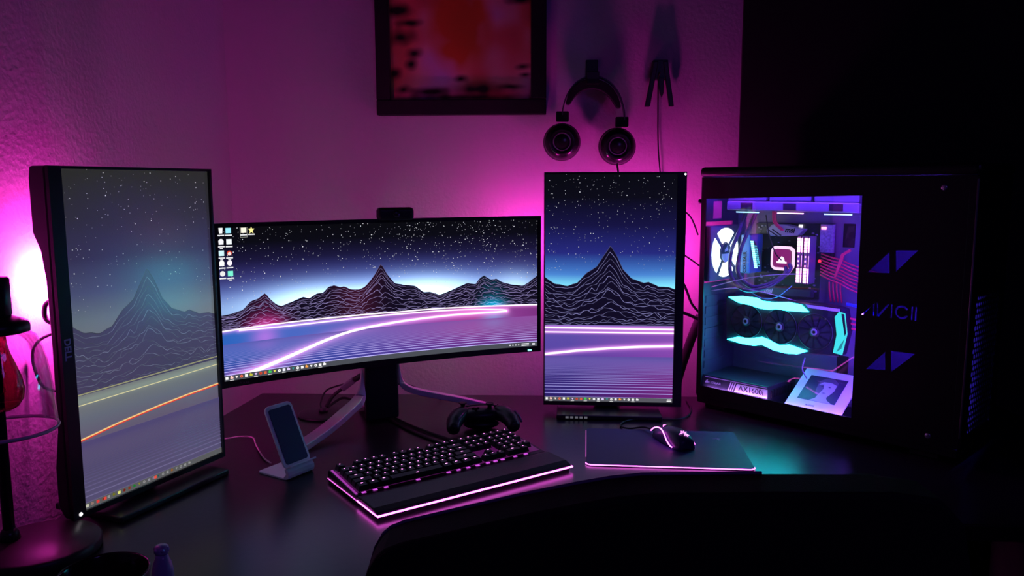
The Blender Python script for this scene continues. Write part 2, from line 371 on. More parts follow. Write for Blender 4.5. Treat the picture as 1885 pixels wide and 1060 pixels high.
        S.rect(x, y-.0225, .0185, .008, (.85, .85, .88), 3)
        if i in (4, 6, 7, 11): S.rect(x, y-.034, .008, .007, (.75, .75, .78), 3)
def portrait_fn(x, y, layer): pass
def wallpaper_tall(S, washed):
    T1 = [(0, .3309), (1, .327)]; T2 = [(0, .311), (1, .3107)]; T3 = [(0, .2115), (.25, .2285), (.5239, .2418), (.75, .249), (1, .254)]
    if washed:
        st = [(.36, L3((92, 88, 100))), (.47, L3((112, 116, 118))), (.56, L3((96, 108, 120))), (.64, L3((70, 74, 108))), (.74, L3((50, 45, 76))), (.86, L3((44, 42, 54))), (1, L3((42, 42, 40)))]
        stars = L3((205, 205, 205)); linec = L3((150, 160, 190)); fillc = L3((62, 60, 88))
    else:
        st = [(.40, L3((140, 225, 245))), (.50, L3((125, 222, 240))), (.565, L3((66, 120, 205))), (.66, L3((38, 42, 125))), (.78, L3((22, 20, 66))), (.9, L3((11, 11, 22))), (1, L3((8, 9, 14)))]
        stars = L3((240, 240, 250)); linec = L3((165, 160, 228)); fillc = L3((16, 12, 34))
    def colf(U, V):
        sky = lerp_stops(V, st)
        if not washed:
            g = np.exp(-((V-.50)/.06)**2)*(.25+.5*np.abs(U-.45)); sky = sky + g[..., None]*np.array([.15, .5, .55])
            wat = lerp_stops(V, [(0, L3((40, 28, 100))), (.12, L3((52, 40, 120))), (.22, L3((90, 70, 165))), (.34, L3((95, 80, 170)))])
            wat = wat + np.clip(U-.2, 0, 1)[..., None]*np.array([.17, .005, .06])
        else:
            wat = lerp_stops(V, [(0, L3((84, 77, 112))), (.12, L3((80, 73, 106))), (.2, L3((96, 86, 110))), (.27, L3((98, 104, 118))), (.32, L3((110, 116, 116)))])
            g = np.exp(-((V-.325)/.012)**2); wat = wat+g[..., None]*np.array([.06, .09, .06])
        c = np.where((V > .345)[..., None], sky, wat)
        if not washed:
            for T, wd in ((T1, .0045), (T2, .0035), (T3, .006)):
                d = dist_poly(U, V, T, S.aw, S.ah); c = c+(np.exp(-(d/wd)**1.6)*.7)[..., None]*np.array([1, .35, .85])
        return c
    S.grid(110, 220, colf)
    rr = np.random.default_rng(11)
    for i in range(330 if not washed else 230):
        u = rr.random(); v = .58+.42*rr.random()
        if v < np.interp(u, [p[0] for p in R_SKY], [p[1] for p in R_SKY])+.03: continue
        S.blob(u, v, .0005+.0009*rr.random()**3, stars*(.35+.7*rr.random()), 1, 6)
    JN[0] = 34
    lay = mountains(S, R_SKY, .345, 16, linec*(.9 if not washed else .55), fillc, .0010, .0048, (lambda u, v, c: np.array(c)*(1 if not washed else 1)), 5, 80)
    k = 11.
    while k < 60:
        v = .245-.245*10.2/k
        if .004 < v < .205:
            a = min(1, 11/k*1.1)**(1.7 if not washed else 2.2)
            S.ribbon([(i/4, v) for i in range(5)], .0006+.0012*a, (lambda u, vv: L3((84, 62, 150))*(1-a)+np.array([.50, .46, 1.05])*a) if not washed else (lambda u, vv: L3((78, 70, 112))+np.array([.10, .09, .14])*a**2*.8), lay)
        k += 1
    if not washed:
        pc = lambda u, v: np.array([1.25, 1.05, 1.2])
        S.ribbon(T1, .0042, pc, lay+2); S.ribbon(T2, .0032, pc, lay+2); S.ribbon(T3, .0060, pc, lay+2)
        taskbar(S, [.0171+.0339*i for i in range(22)], .0185, L3((88, 88, 96)), 1.0, lay+4, .0058, (1, 6, 9, 12, 15, 20))
        S.rect(.975, .012, .030, .004, (.9, .9, .9), lay+5); S.rect(.975, .006, .036, .004, (.9, .9, .9), lay+5)
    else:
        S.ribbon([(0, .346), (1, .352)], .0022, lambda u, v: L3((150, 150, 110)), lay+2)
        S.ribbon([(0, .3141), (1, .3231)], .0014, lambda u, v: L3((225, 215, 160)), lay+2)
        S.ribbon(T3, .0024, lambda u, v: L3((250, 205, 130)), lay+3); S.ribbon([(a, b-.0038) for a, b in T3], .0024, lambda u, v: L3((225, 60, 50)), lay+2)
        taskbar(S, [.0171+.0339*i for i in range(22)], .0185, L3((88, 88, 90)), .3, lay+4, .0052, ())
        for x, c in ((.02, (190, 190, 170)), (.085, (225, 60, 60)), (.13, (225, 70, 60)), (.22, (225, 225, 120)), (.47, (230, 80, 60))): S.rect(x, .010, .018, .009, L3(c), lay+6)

# ------------------------------------------------------------------ monitors
def mon_root(name, o, yaw, label): return empty(name, (o[0], o[1], 0), yaw, label, 'monitor', 'computer monitors on the desk')
def tall_monitor(o, yaw, washed, label, chin_left):
    W_, H_, zb = .336, .597, o[2]
    t = mon_root('monitor', o, yaw, label)
    lft, rgt = (.024, .005) if chin_left else (.003, .023)
    x0, x1, z0, z1 = -W_/2-lft, W_/2+rgt, zb-.010, zb+H_+.005
    fr = filled('bezel', [[(x0, z0), (x1, z0), (x1, z1), (x0, z1)], [(-W_/2, zb), (W_/2, zb), (W_/2, zb+H_), (-W_/2, zb+H_)]],
                lambda x, y, z: (x, z-.0015, y), .008, M_satin, t)
    sg = 1 if chin_left else -1
    # back cover: thick block above, waisted in the middle, seen along its side
    prof = [(.004, z0), (.020, z0), (.034, z0+.02), (.034, z0+.09), (.022, z0+.16), (.020, z0+.30), (.022, z0+.42), (.030, z0+.47), (.046, z0+.50), (.046, z1-.02), (.042, z1), (.004, z1)]
    obj('back_cover', MB().prism(prof, lambda d, z: (x0+.0005, d, z), lambda d, z: (x1-.0005, d, z)), M_black, t, bevel=.004)
    S = Screen(lambda u, v, l: (-W_/2+u*W_, .0012-l*.00004, zb+v*H_), W_, H_)
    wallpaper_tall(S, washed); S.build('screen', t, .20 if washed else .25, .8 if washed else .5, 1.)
    # stand: column behind and flat base in front
    obj('stand_column', MB().box(-.035, .035, .045, .075, .012, .40), M_black, t, bevel=.006)
    b0 = (-.135, .135, -.075, .11) if not chin_left else (-.135, .135, -.05, .12)
    obj('stand_base', MB().box(b0[0], b0[1], b0[2], b0[3], 0, .012), M_satin, t, bevel=.003)
    if chin_left:
        text('maker_logo', 'DELL', .017, mat('logo_silver', (.5, .5, .85), .4), t, plane_mtx((x0+.011, -.0060, zb+.292), (0, 0, -1), (1, 0, 0)), bold=.0005)
        text('maker_logo', 'DELL', .0001, mat('logo_silver', (.5, .5, .85), .4), t, plane_mtx((x0+.011, -.0060, zb+.292), (0, 0, -1), (1, 0, 0))) if 0 else None
        obj('power_light', MB().lathe([(.0001, -.0010), (.0030, -.0010), (.0034, 0)], (x0+.013, -.0056, zb-.002), 'y', 16), emis('led_white', (1, .95, 1), 3.), t)
    else:
        obj('power_light', MB().lathe([(.0001, -.0010), (.0022, -.0010), (.0025, 0)], (x1-.004, -.0056, z1-.006), 'y', 12), emis('led_white', (1, .95, 1), 3.), t)
        for i in range(5): obj('base_port', MB().box(-.112+i*.012, -.104+i*.012, -.0765, -.0745, .004, .009), emis('port_glint', (.4, .4, .5), .25), t)  # faint emission stands in for glints on the ports
    return t
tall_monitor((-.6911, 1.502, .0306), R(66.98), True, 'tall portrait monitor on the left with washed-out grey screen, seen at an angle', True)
tall_monitor((.2539, 2.0587, .0292), R(-4.06), False, 'portrait monitor with vivid mountain wallpaper standing beside the computer tower', False)

t = mon_root('monitor', (-.3016, 1.9299), R(29.06), 'wide curved landscape monitor in the middle showing mountains and desktop icons')
S = Screen(curved, .80, .335); wallpaper_wide(S); S.build('screen', t, .3, .4, 1.)
def cur(u, d, z): 
    th = u/1.9; r_ = 1.9+d; return (r_*math.sin(th), -1.9+r_*math.cos(th), z)
def curved_bar(x0, x1, d0, d1, z0, z1, n=28):
    secs = []
    for i in range(n+1):
        u = x0+(x1-x0)*i/n; secs.append([cur(u, d0, z0), cur(u, d1, z0), cur(u, d1, z1), cur(u, d0, z1)])
    return MB().sweep(secs)
xa, xb, za, zb_ = -.4, .4, C_Z, C_Z+.335
bz = MB()
for a in ((xa-.012, xb+.010, -.0025, .008, za-.015, za), (xa-.012, xb+.010, -.0025, .008, zb_, zb_+.009), (xa-.012, xa, -.0025, .008, za, zb_), (xb, xb+.010, -.0025, .008, za, zb_)):
    m_ = curved_bar(*a); bz.add(m_.v, m_.f)
obj('bezel', bz, M_black, t)
secs = []
for i in range(29):
    u = (xa-.011)+(xb-xa+.020)*i/28; e = math.cos((i/28-.5)*math.pi)**.6 if 0 < i < 28 else 0
    d = .016+.035*e; secs.append([cur(u, .007, za-.014), cur(u, d*.6, za-.014), cur(u, d, za+.06), cur(u, d, zb_-.05), cur(u, d*.6, zb_+.008), cur(u, .007, zb_+.008)])
obj('back_cover', MB().sweep(secs), M_black, t)
obj('power_light', MB().box(*[cur(.378, 0, 0)[0]+k for k in (-.005, .005)], cur(.378, -.0045, 0)[1], cur(.378, -.002, 0)[1], za-.012, za-.0085), emis('led_cyan', (.2, 1, .9), 2.5), t)
text('maker_lettering', 'ALIENWARE', .0068, mat('logo_dim', (.12, .12, .14), .4), t, plane_mtx((-.366, -.0370, za-.0078), Vector((cur(-.366, 0, 0)[1]*0+1, -.19, 0)), (0, 0, 1)), spacing=1.3)
obj('neck', MB().prism([(-.045, .004), (.045, .004), (.045, .34), (-.045, .34)], lambda x, z: (x, .058, z), lambda x, z: (x*.8, .10, z)), M_black, t, bevel=.006)
obj('mount_arm', MB().box(-.04, .04, .035, .07, .24, .40), M_black, t, bevel=.005)
def leg_loft(pts, wds):
    secs = []
    for i, p in enumerate(pts):
        p = Vector(p); tn = (Vector(pts[min(i+1, len(pts)-1)])-Vector(pts[max(i-1, 0)])).normalized()
        side = tn.cross(Vector((0, -1, .25))).normalized() if abs(tn.z) > .85 else tn.cross(Vector((0, 0, 1))).normalized()
        return_up = side.cross(tn).normalized(); wd, th = wds[i]
        secs.append([p-side*wd/2-return_up*th/2, p+side*wd/2-return_up*th/2, p+side*wd/2+return_up*th/2, p-side*wd/2+return_up*th/2])
    return MB().sweep(secs)
lp = smooth_pts([(-.048, .075, .30), (-.049, .073, .20), (-.051, .068, .10), (-.063, .058, .065), (-.10, .038, .045), (-.17, -.012, .022), (-.245, -.072, .010)], 5)
obj('stand_leg', leg_loft(lp, [(.004+.030*min(1, max(0, (i-8)/8)), .006+.010*min(1, max(0, (i-6)/8))) for i in range(len(lp))]), M_silver, t, bevel=.002)
rp = smooth_pts([(.048, .075, .30), (.049, .073, .20), (.051, .070, .11), (.066, .064, .080), (.11, .052, .062), (.20, .028, .038), (.285, .004, .012)], 5)
obj('stand_leg', leg_loft(rp, [(.004+.018*min(1, max(0, (i-8)/8)), .006+.009*min(1, max(0, (i-6)/8))) for i in range(len(rp))]), M_silver, t, bevel=.002)
obj('rear_leg', leg_loft([(0, .09, .05), (0, .14, .03), (0, .19, .008)], [(.05, .03), (.05, .02), (.05, .012)]), M_silver, t, bevel=.002)
obj('rear_light_ring', MB().lathe([(.035, 0), (.05, 0), (.05, .003), (.035, .003)], (0, .0560, .290), 'y', 32, cap=False), emis('led_teal', (.38, 1., .85), GLOW_TEAL), t)

# webcam clipped on top of the wide monitor
t = empty('webcam', (-.283, 1.938, .519), R(24), 'black webcam clipped on the top edge of the curved monitor', 'webcam')
obj('body', MB().box(-.045, .045, -.016, .012, -.004, .027), M_black, t, bevel=.009, seg=4)
obj('lens', MB().lathe([(.0001, -.0035), (.006, -.0035), (.009, -.001), (.009, .001)], (0, -.016, .012), 'y', 24), M_satin, t)
obj('mount_clip', MB().box(-.018, .018, -.010, .030, -.008, -.002).box(-.018, .018, .045, .050, -.05, -.002).box(-.018, .018, .012, .050, -.008, -.002), M_black, t, bevel=.001)

# ------------------------------------------------------------------ keyboard
t = empty('keyboard', (-.0571, 1.4925, 0), R(34.8), 'black full-size keyboard with magenta backlit keys and padded wrist rest', 'keyboard')
obj('base', MB().prism([(.093, .0015), (.234, .0015), (.234, .026), (.226, .028), (.093, .017)], lambda y, z: (-.224, y, z), lambda y, z: (.224, y, z)), M_black, t, bevel=.002)
obj('wrist_rest', MB().prism([(0, .007), (.091, .007), (.091, .0185), (.078, .0205), (.02, .0195), (.004, .014)], lambda y, z: (-.224, y, z), lambda y, z: (.224, y, z)), mat('leatherette', (.012, .012, .018), .45, bump=.15, bscale=500), t, bevel=.003, seg=3)
obj('wrist_rest_foot', MB().box(-.219, .219, .005, .088, 0, .0068), M_blackm, t)
ml = MB().box(-.2248, .2248, -.0008, .0012, .0085, .0115).box(-.2253, -.2237, 0, .090, .0088, .0110).box(.2237, .2253, 0, .090, .0088, .0110)
obj('light_strip', ml, M_pink, t)
for sx in (-.2245, .2245): obj('light_strip', MB().box(sx-.0008, sx+.0008, .094, .233, .0088, .0104), emis('led_magenta_dim', (1, .16, .86), 1.2), t)
M_deck = emis('backlit_deck', (.75, .06, .75), .10)
slope = (.028-.017)/(.226-.093)
def dz(y): return .0172+slope*(y-.093)
obj('key_deck', MB().prism([(.1060, dz(.106)), (.2165, dz(.2165)), (.2165, dz(.2165)+.0006), (.1060, dz(.106)+.0006)], lambda y, z: (-.2205, y, z), lambda y, z: (.2160, y, z)), M_deck, t)
M_cap = mat('keycap_plastic', (.012, .012, .015), .5); M_leg = emis('legend_light', (1., .26, .85), 4.0)
U1 = .01905
rows = []
X0 = -.2165
def rowk(j, ws, x=0.):
    for w_ in ws:
        if w_ > 0: rows.append((x, j, w_))
        x += abs(w_)
rowk(5, [1, -1, 1,1,1,1, -.5, 1,1,1,1, -.5, 1,1,1,1, -.25, 1,1,1, -.25, 1,1,1,1])
rowk(4, [1]*13+[2, -.25, 1,1,1, -.25, 1,1,1,1])
rowk(3, [1.5]+[1]*12+[1.5, -.25, 1,1,1, -.25, 1,1,1])
rowk(2, [1.75]+[1]*11+[2.25, -.25, -3, -.25, 1,1,1])
rowk(1, [2.25]+[1]*10+[2.75, -.25, -1, 1, -1, -.25, 1,1,1])
rowk(0, [1.25,1.25,1.25,6.25,1.25,1.25,1.25,1.25, -.25, 1,1,1, -.25, 2, 1])
rows.append((21.5, 3, 1.01)); rows.append((21.5, 1, 1.01))
ry = [.1085, .1275, .1465, .1655, .1845, .2080]
rows.sort(key=lambda k: -(k[1] < 5 or k[0] < 20.))
caps = {}
def cap_mesh(w_):
    if w_ in caps: return caps[w_]
    hw = w_*U1/2-.0007; ht = hw-.0028; hd = .0088; td = .0062; z1 = .0105
    mb = MB().add([(-hw,-hd,0),(hw,-hd,0),(hw,hd,0),(-hw,hd,0),(-ht,-td,z1),(ht,-td,z1),(ht,td,z1+.0006),(-ht,td,z1+.0006)], [(0,3,2,1),(4,5,6,7),(0,1,5,4),(1,2,6,5),(2,3,7,6),(3,0,4,7)])
    me = bpy.data.meshes.new('keycap'); me.from_pydata(mb.v, [], mb.f); me.materials.append(M_cap)
    lw = .0013 if w_ < 1.2 else .0024; zz = z1+.0007
    l = MB()
    if w_ < 6:
        l.quad((-lw, .0022, zz), (lw*.2, .0022, zz), (lw*.2, .0042, zz+.0002), (-lw, .0042, zz+.0002)); l.quad((lw*.45, .0024, zz), (lw, .0024, zz), (lw, .0038, zz+.0002), (lw*.45, .0038, zz+.0002))
    else: l.quad((-lw, -.004, zz), (lw, -.004, zz), (lw, -.0025, zz), (-lw, -.0025, zz))
    le = bpy.data.meshes.new('legend'); le.from_pydata(l.v, [], l.f); le.materials.append(M_leg)
    caps[w_] = (me, le); return caps[w_]
rest = MB(); restl = MB()
for i, (x, j, w_) in enumerate(rows):
    me, le = cap_mesh(w_); px = X0+(x+w_/2)*U1*.98; py = ry[j]; pz = dz(py)+.0045
    if i < 98:
        k = bpy.data.objects.new('keycap', me); col.objects.link(k); k.parent = t; k.location = (px, py, pz); k.rotation_euler = (math.atan(slope)+R((2-j)*1.2), 0, 0)
        g = bpy.data.objects.new('legend', le); col.objects.link(g); g.parent = k
    else:
        for src, dst in ((me, rest), (le, restl)):
            dst.add([(v.co.x+px, v.co.y+py, v.co.z+pz) for v in src.vertices], [tuple(p.vertices) for p in src.polygons])
tag(obj('keycap_rest', rest, M_cap, t), kind='stuff'); tag(obj('legend_rest', restl, M_leg, t), kind='stuff')
M_sw = emis('switch_light', (.75, .10, .85), .9)
for x, j, w_ in rows:
    if j == 0:
        px = X0+(x+w_/2)*U1*.98; obj('switch_light', MB().box(px-.0042, px+.0042, .0985, .1040, dz(.101)+.0002, dz(.101)+.0012), M_sw, t)
obj('edge_glow', MB().prism([(.1, dz(.1)+.0004), (.222, dz(.222)+.0004), (.222, dz(.222)+.0014), (.1, dz(.1)+.0014)], lambda y, z: (-.2222, y, z), lambda y, z: (-.2180, y, z)), emis('edge_glow', (.75, .08, .8), .45), t)
obj('volume_wheel', MB().lathe([(.009, 0), (.009, .004), (.0085, .0045)], (.205, .222, .0275), 'z', 24), M_satin, t)

# ------------------------------------------------------------------ mouse mat and mouse
t = empty('mouse_mat', (.3357, 1.6351, 0), R(-5.4), 'dark blue-black mouse mat with a glowing magenta front edge', 'mouse mat')
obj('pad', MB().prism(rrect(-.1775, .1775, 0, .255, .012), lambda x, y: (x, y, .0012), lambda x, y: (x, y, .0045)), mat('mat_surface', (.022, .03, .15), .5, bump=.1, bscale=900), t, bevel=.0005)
edge = [(p[0], p[1], .0030) for p in rrect(-.1785, .1785, -.001, .256, .013)]
front = [p for p in edge if p[1] < .05]; 
fr_ = sorted([p for p in front if p[0] < 0], key=lambda p: -p[1]) + sorted([p for p in front if p[0] >= 0], key=lambda p: p[1])
obj('light_strip', MB().tube(fr_, .0012, 6), emis('mat_led', (1., .14, .9), 5.0), t)
obj('light_strip', MB().tube([(-.1786, .05, .003), (-.1786, .15, .003), (-.1786, .24, .003)], .0009, 6), emis('mat_led_dim', (1., .18, .9), .5), t)
obj('cable_socket', MB().box(-.02, .02, .250, .262, 0, .0055), M_black, t, bevel=.002)
def snake(cx, cy, s, z, rot):
    mb = MB(); shapes = [[(-1, .15), (-.35, .35), (-.1, .1), (-.5, 0)], [(-.3, .5), (.0, .95), (.1, .5), (.45, .9), (.4, .35), (.95, .55), (.5, .1), (.05, .15)], [(.0, .1), (.5, .05), (.55, -.35), (.9, -.55), (.35, -.65), (.35, -1), (.1, -.5), (-.25, -.55), (.05, -.2)]]
    for sh in shapes:
        q = [(cx+s*(a*math.cos(rot)-b*math.sin(rot)), cy+s*(a*math.sin(rot)+b*math.cos(rot))) for a, b in sh]
        mb.add([(a, b, z(a, b)) for a, b in q], [tuple(range(len(q)))])
    return mb
obj('logo', snake(.128, .195, .012, lambda a, b: .0047, 0), mat('logo_print', (.4, .08, .42), .5), t)

MS = empty('mouse', (.374, 1.792, .0046), R(20), 'black mouse with glowing magenta side curves lying on the mat', 'mouse')
def mouse_sec(f):        # f 0 rear .. 1 front
    y = -.0635+.127*f; w_ = .033*(math.sin(math.pi*min(max(.09+f*.82, 0), 1))**.38)*(1-.12*math.sin(math.pi*f)) ; h = .041*(math.sin(math.pi*(.10+.80*f**.85))**.55)*(1.03-.25*f)
    return y, w_, max(h, .008)
secs = []
for i in range(15):
    y, w_, h = mouse_sec(i/14); q = []
    for k in range(16):
        a = math.pi*2*k/16; cx, sz = math.cos(a), math.sin(a)
        q.append((w_*math.copysign(abs(cx)**.75, cx), y, .001+max(0, h*(max(sz, 0)**.85)) if sz > 0 else .001+.0*sz))
    secs.append(q)
b = MB().sweep(secs); b.sm = [True]*len(b.f)
obj('shell', b, mat('mouse_coating', (.03, .04, .09), .38), MS, sub=1)
def on_shell(x, y, lift=.0006):
    f = (y+.0635)/.127; _, w_, h = mouse_sec(f); c = min(1, abs(x)/w_)
    cc = c**(1/.75); return (x, y, .001+h*(max(0, 1-cc*cc)**.5)**.85+lift)
gl = [(-.0335, .045, .020), (-.031, .036, .0285), (-.0285, .022, .0335), (-.027, .008, .0320), (-.0290, -.008, .0245), (-.0315, -.022, .016), (-.0315, -.036, .0085), (-.030, -.043, .006)]
obj('side_light', MB().tube(smooth_pts([(-abs(x), y, z) for x, y, z in gl], 5), .0013, 8), M_pink, MS)
obj('side_light', MB().tube(smooth_pts([(abs(x), y, z) for x, y, z in gl[4:]], 5), .0013, 8), M_pink, MS)
obj('wheel_light', MB().tube([on_shell(0, .036, .001), on_shell(0, .043, .001)], .0028, 8), M_pink, MS)
obj('scroll_wheel', MB().lathe([(.008, -.0035), (.009, -.002), (.009, .002), (.008, .0035)], (0, .032, .024), 'x', 24), M_rub, MS)
obj('logo', snake(-.001, -.045, .0125, lambda a, b: on_shell(a, b, .0010)[2], 0), M_logo, MS)
cb = smooth_pts([(.346, 1.853, .012), (.337, 1.870, .012), (.321, 1.895, .010), (.290, 1.903, .004), (.270, 1.925, .003), (.285, 1.965, .003), (.33, 1.985, .003), (.43, 1.985, .003), (.475, 2.06, .003), (.485, 2.16, .003)], 6)
tag(obj('mouse_cable', MB().tube(cb, .0021, 8), M_rub), 'thin black braided cable running from the mouse behind the portrait monitor', 'cable')

# ------------------------------------------------------------------ phone stand
t = empty('phone_stand', (-.448, 1.602, 0), R(58), 'silver wireless charging stand with a dark pad, left of the keyboard', 'phone charger')
obj('base_plate', MB().prism(rrect(-.037, .037, -.004, .080, .008), lambda x, y: (x, y, 0), lambda x, y: (x, y, .004)), M_alu, t, bevel=.001)
fold = []
for k in range(9): a = R(-90-20*k*.9); fold.append((.000+.010*math.cos(a), .0125+.0105*math.sin(a)))
mbf = MB().prism([(-.002, .0), (-.010, .003), (-.0125, .010), (-.0115, .018), (-.004, .024), (.000, .022), (-.004, .012), (.004, .004)], lambda y, z: (-.036, y, z), lambda y, z: (.036, y, z))
obj('front_fold', mbf, M_alu, t, bevel=.001)
TL = R(25)   # lean back
def up_(x, s, d=0): return (x, -.004+s*math.sin(TL)+d*math.cos(TL), .022+s*math.cos(TL)-d*math.sin(TL))
pl = rrect(-.036, .036, 0, .135, .012)
obj('upright_plate', MB().prism(pl, lambda x, s: up_(x, s, 0), lambda x, s: up_(x, s, .005)), M_alu, t, bevel=.001)
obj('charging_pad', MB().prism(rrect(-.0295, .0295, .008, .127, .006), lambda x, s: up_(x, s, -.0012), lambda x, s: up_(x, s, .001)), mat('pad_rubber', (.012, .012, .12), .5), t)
obj('phone_lip', MB().prism([(-.036, 0), (.036, 0), (.036, .004), (-.036, .004)], lambda x, s: up_(x, s, -.017), lambda x, s: up_(x, s, 0)), M_alu, t, bevel=.001)
tag(obj('charging_cable', MB().tube(smooth_pts([(-.520, 1.655, .006), (-.550, 1.700, .003), (-.593, 1.783, .004), (-.615, 1.83, .006), (-.65, 1.845, .004), (-.70, 1.82, .004), (-.75, 1.84, .004)], 6), .0019, 8), mat('white_cable', (.75, .6, .65), .5)), 'thin pale cable curving from the phone charger to behind the left monitor', 'cable')

# ------------------------------------------------------------------ cables and disc behind the wide monitor
t = empty('cable_spool', (-.497, 2.04, 0), 0, 'flat black disc lying on the desk behind the curved monitor, holding cable ends', 'cable disc')
obj('disc', MB().lathe([(.060, 0), (.066, .002), (.066, .005), (.060, .007), (.012, .007)], (0, 0, 0), 'z', 40), M_black, t)
obj('hub', MB().lathe([(.012, .007), (.012, .016), (.008, .018)], (0, 0, 0), 'z', 20), M_black, t)
def cable(pts, r_, label, m=M_rub): return tag(obj('cable', MB().tube(smooth_pts(pts, 6), r_, 8), m), label, 'cable')
t2 = empty('cable_adapter', (-.428, 2.058, .085), 0, 'dark cable adapter with a thick plug hanging behind the monitor neck', 'adapter')
obj('body', MB().tube([(-.022, 0, -.020), (.010, 0, .004)], .0105, 4), M_grey, t2, bevel=.002)
obj('plug', MB().tube([(.010, 0, .004), (.030, .002, .016)], .0075, 8), M_rub, t2)
cable([(-.449, 2.06, .066), (-.475, 2.056, .045), (-.492, 2.05, .018)], .0045, 'thick black cable from the adapter down to the disc')
cable([(-.440, 2.075, .075), (-.47, 2.078, .067), (-.497, 2.075, .055), (-.508, 2.06, .028), (-.505, 2.05, .016)], .0022, 'thin black cable arching from the adapter to the disc')
cable([(-.425, 2.075, .030), (-.455, 2.08, .034), (-.48, 2.06, .022), (-.487, 2.05, .017)], .0035, 'black cable bending low from the neck to the disc')
cable([(-.321, 2.075, .075), (-.282, 2.09, .068), (-.247, 2.12, .045), (-.20, 2.18, .003)], .0028, 'black cable drooping from the right side of the monitor neck')
cable([(-.36, 2.06, .004), (-.30, 1.965, .0035), (-.235, 1.875, .0035), (-.17, 1.80, .0035), (-.12, 1.745, .0035)], .0035, 'black cable running on the desk from neck to keyboard')
cable([(-.345, 2.06, .004), (-.27, 1.955, .0035), (-.205, 1.880, .0035), (-.145, 1.82, .0035), (-.10, 1.76, .0035)], .003, 'second black cable beside the keyboard cable on the desk')
# behind the portrait monitor, toward the tower
for P_, r_, lb in (([(.43, 2.20, .56), (.481, 2.20, .521), (.498, 2.20, .499), (.52, 2.23, .46)], .0022, 'thin black cable, topmost crossing between portrait monitor and tower'),
                   ([(.43, 2.20, .43), (.466, 2.20, .412), (.50, 2.20, .39), (.53, 2.23, .37)], .0022, 'black cable, second from top between portrait monitor and tower'),
                   ([(.44, 2.21, .37), (.476, 2.21, .328), (.488, 2.21, .305), (.504, 2.21, .267), (.53, 2.23, .24)], .0035, 'curved black cable, third from top between portrait monitor and tower'),
                   ([(.44, 2.19, .262), (.471, 2.19, .248), (.499, 2.2, .236), (.54, 2.23, .215)], .0045, 'thick black cable, lowest straight one between portrait monitor and tower'),
                   ([(.535, 2.235, .23), (.515, 2.23, .18), (.495, 2.23, .12), (.475, 2.23, .05), (.465, 2.22, .008)], .013, 'thick bundle of black cables falling to the desk behind the tower')):
    cable(P_, r_, lb)
# left wall
cable([(-.80, 1.46, .37), (-.845, 1.45, .388), (-.860, 1.45, .375), (-.852, 1.45, .35), (-.80, 1.46, .345)], .0045, 'black cable looping out below the wall light')
cable([(-.80, 1.46, .335), (-.845, 1.45, .329), (-.876, 1.45, .314), (-.889, 1.45, .288), (-.884, 1.45, .252), (-.868, 1.45, .225), (-.82, 1.46, .212)], .0028, 'thin dark cable looping in a wide arc behind the glass lamp')

# ------------------------------------------------------------------ lights behind the monitors
LB = empty('wall_light', (-.836, 1.490, .417), 0, 'round lamp glowing magenta close to the left wall behind the tall monitor', 'lamp', 'magenta lights hidden behind the monitors')
obj('housing', MB().lathe([(.012, .020), (.020, .012), (.021, .0), (.021, -.010)], (0, 0, 0), 'x', 32), mat('lamp_shell', (.25, .06, .2), .5), LB)
obj('diffuser', MB().lathe([(.020, -.0105), (.018, -.016), (.0001, -.018)], (0, 0, 0), 'x', 32), emis('lamp_magenta_left', (1., .045, .62), GLOW_LEFT), LB)
obj('bracket', MB().box(.018, .07, -.006, .006, -.006, .006), M_black, LB)
def right_light(x, y, z, label, fac):
    o = empty('wall_light', (x, y, z), R(-3), label, 'lamp', 'magenta lights hidden behind the monitors')
    obj('housing', MB().lathe([(.012, -.020), (.020, -.012), (.021, .0)], (0, 0, 0), 'y', 32), M_black, o)
    obj('diffuser', MB().lathe([(.020, .0005), (.026, .008), (.020, .020), (.0001, .026)], (0, 0, 0), 'y', 32), emis('lamp_magenta_right%d' % int(fac*10), (1., .035, .62), GLOW_RIGHT*fac), o)
right_light(.035, 2.215, .425, 'small magenta lamp behind the gap of curved and portrait monitor', .7)
right_light(.37, 2.20, .40, 'small magenta lamp behind the right half of the portrait monitor', 1.6)

# ------------------------------------------------------------------ picture, headphones and hooks on the back wall
def wall_mtx(): return None
t = empty('framed_picture', room(.696, .001, .95), YW, 'black framed picture of a red and orange cloudy sky on the wall', 'picture')
x0, x1, z0, z1 = -.241, .252, -.149, .60   # local: x right, y into wall, z up
obj('frame', MB().box(x0, x1, -.030, 0, z0, z0+.044).box(x0, x0+.040, -.030, 0, z0+.044, z1).box(x1-.044, x1, -.030, 0, z0+.044, z1).box(x0+.04, x1-.044, -.030, 0, z1-.044, z1), M_blackm, t, bevel=.003)
nu, nv = 120, 170; me = bpy.data.meshes.new('print'); vs = []; cs = []
U, V = np.meshgrid(np.linspace(0, 1, nu+1), np.linspace(0, 1, nv+1))
def vnoise(U, V, f, seed):
    r_ = np.random.default_rng(seed); g = r_.random((f*2+3, f*2+3)); x = U*f; y = V*f*1.4; xi = x.astype(int); yi = y.astype(int); fx = x-xi; fy = y-yi
    fx = fx*fx*(3-2*fx); fy = fy*fy*(3-2*fy)
    return (g[yi, xi]*(1-fx)+g[yi, xi+1]*fx)*(1-fy)+(g[yi+1, xi]*(1-fx)+g[yi+1, xi+1]*fx)*fy
n1 = vnoise(U, V, 3, 1)*.6+vnoise(U, V, 8, 2)*.4
c = lerp_stops(n1, [(0, L3((175, 70, 60))), (.35, L3((215, 120, 95))), (.6, L3((225, 165, 150))), (.85, L3((215, 170, 205))), (1, L3((225, 190, 215)))])
ms = np.clip(1-np.hypot((U-.5)/.26, (V-.32)/.24), 0, 1)*(.5+vnoise(U, V, 14, 8)); k = np.clip(ms*2.2, 0, 1)[..., None]; c = c*(1-k)+L3((215, 110, 45))*k
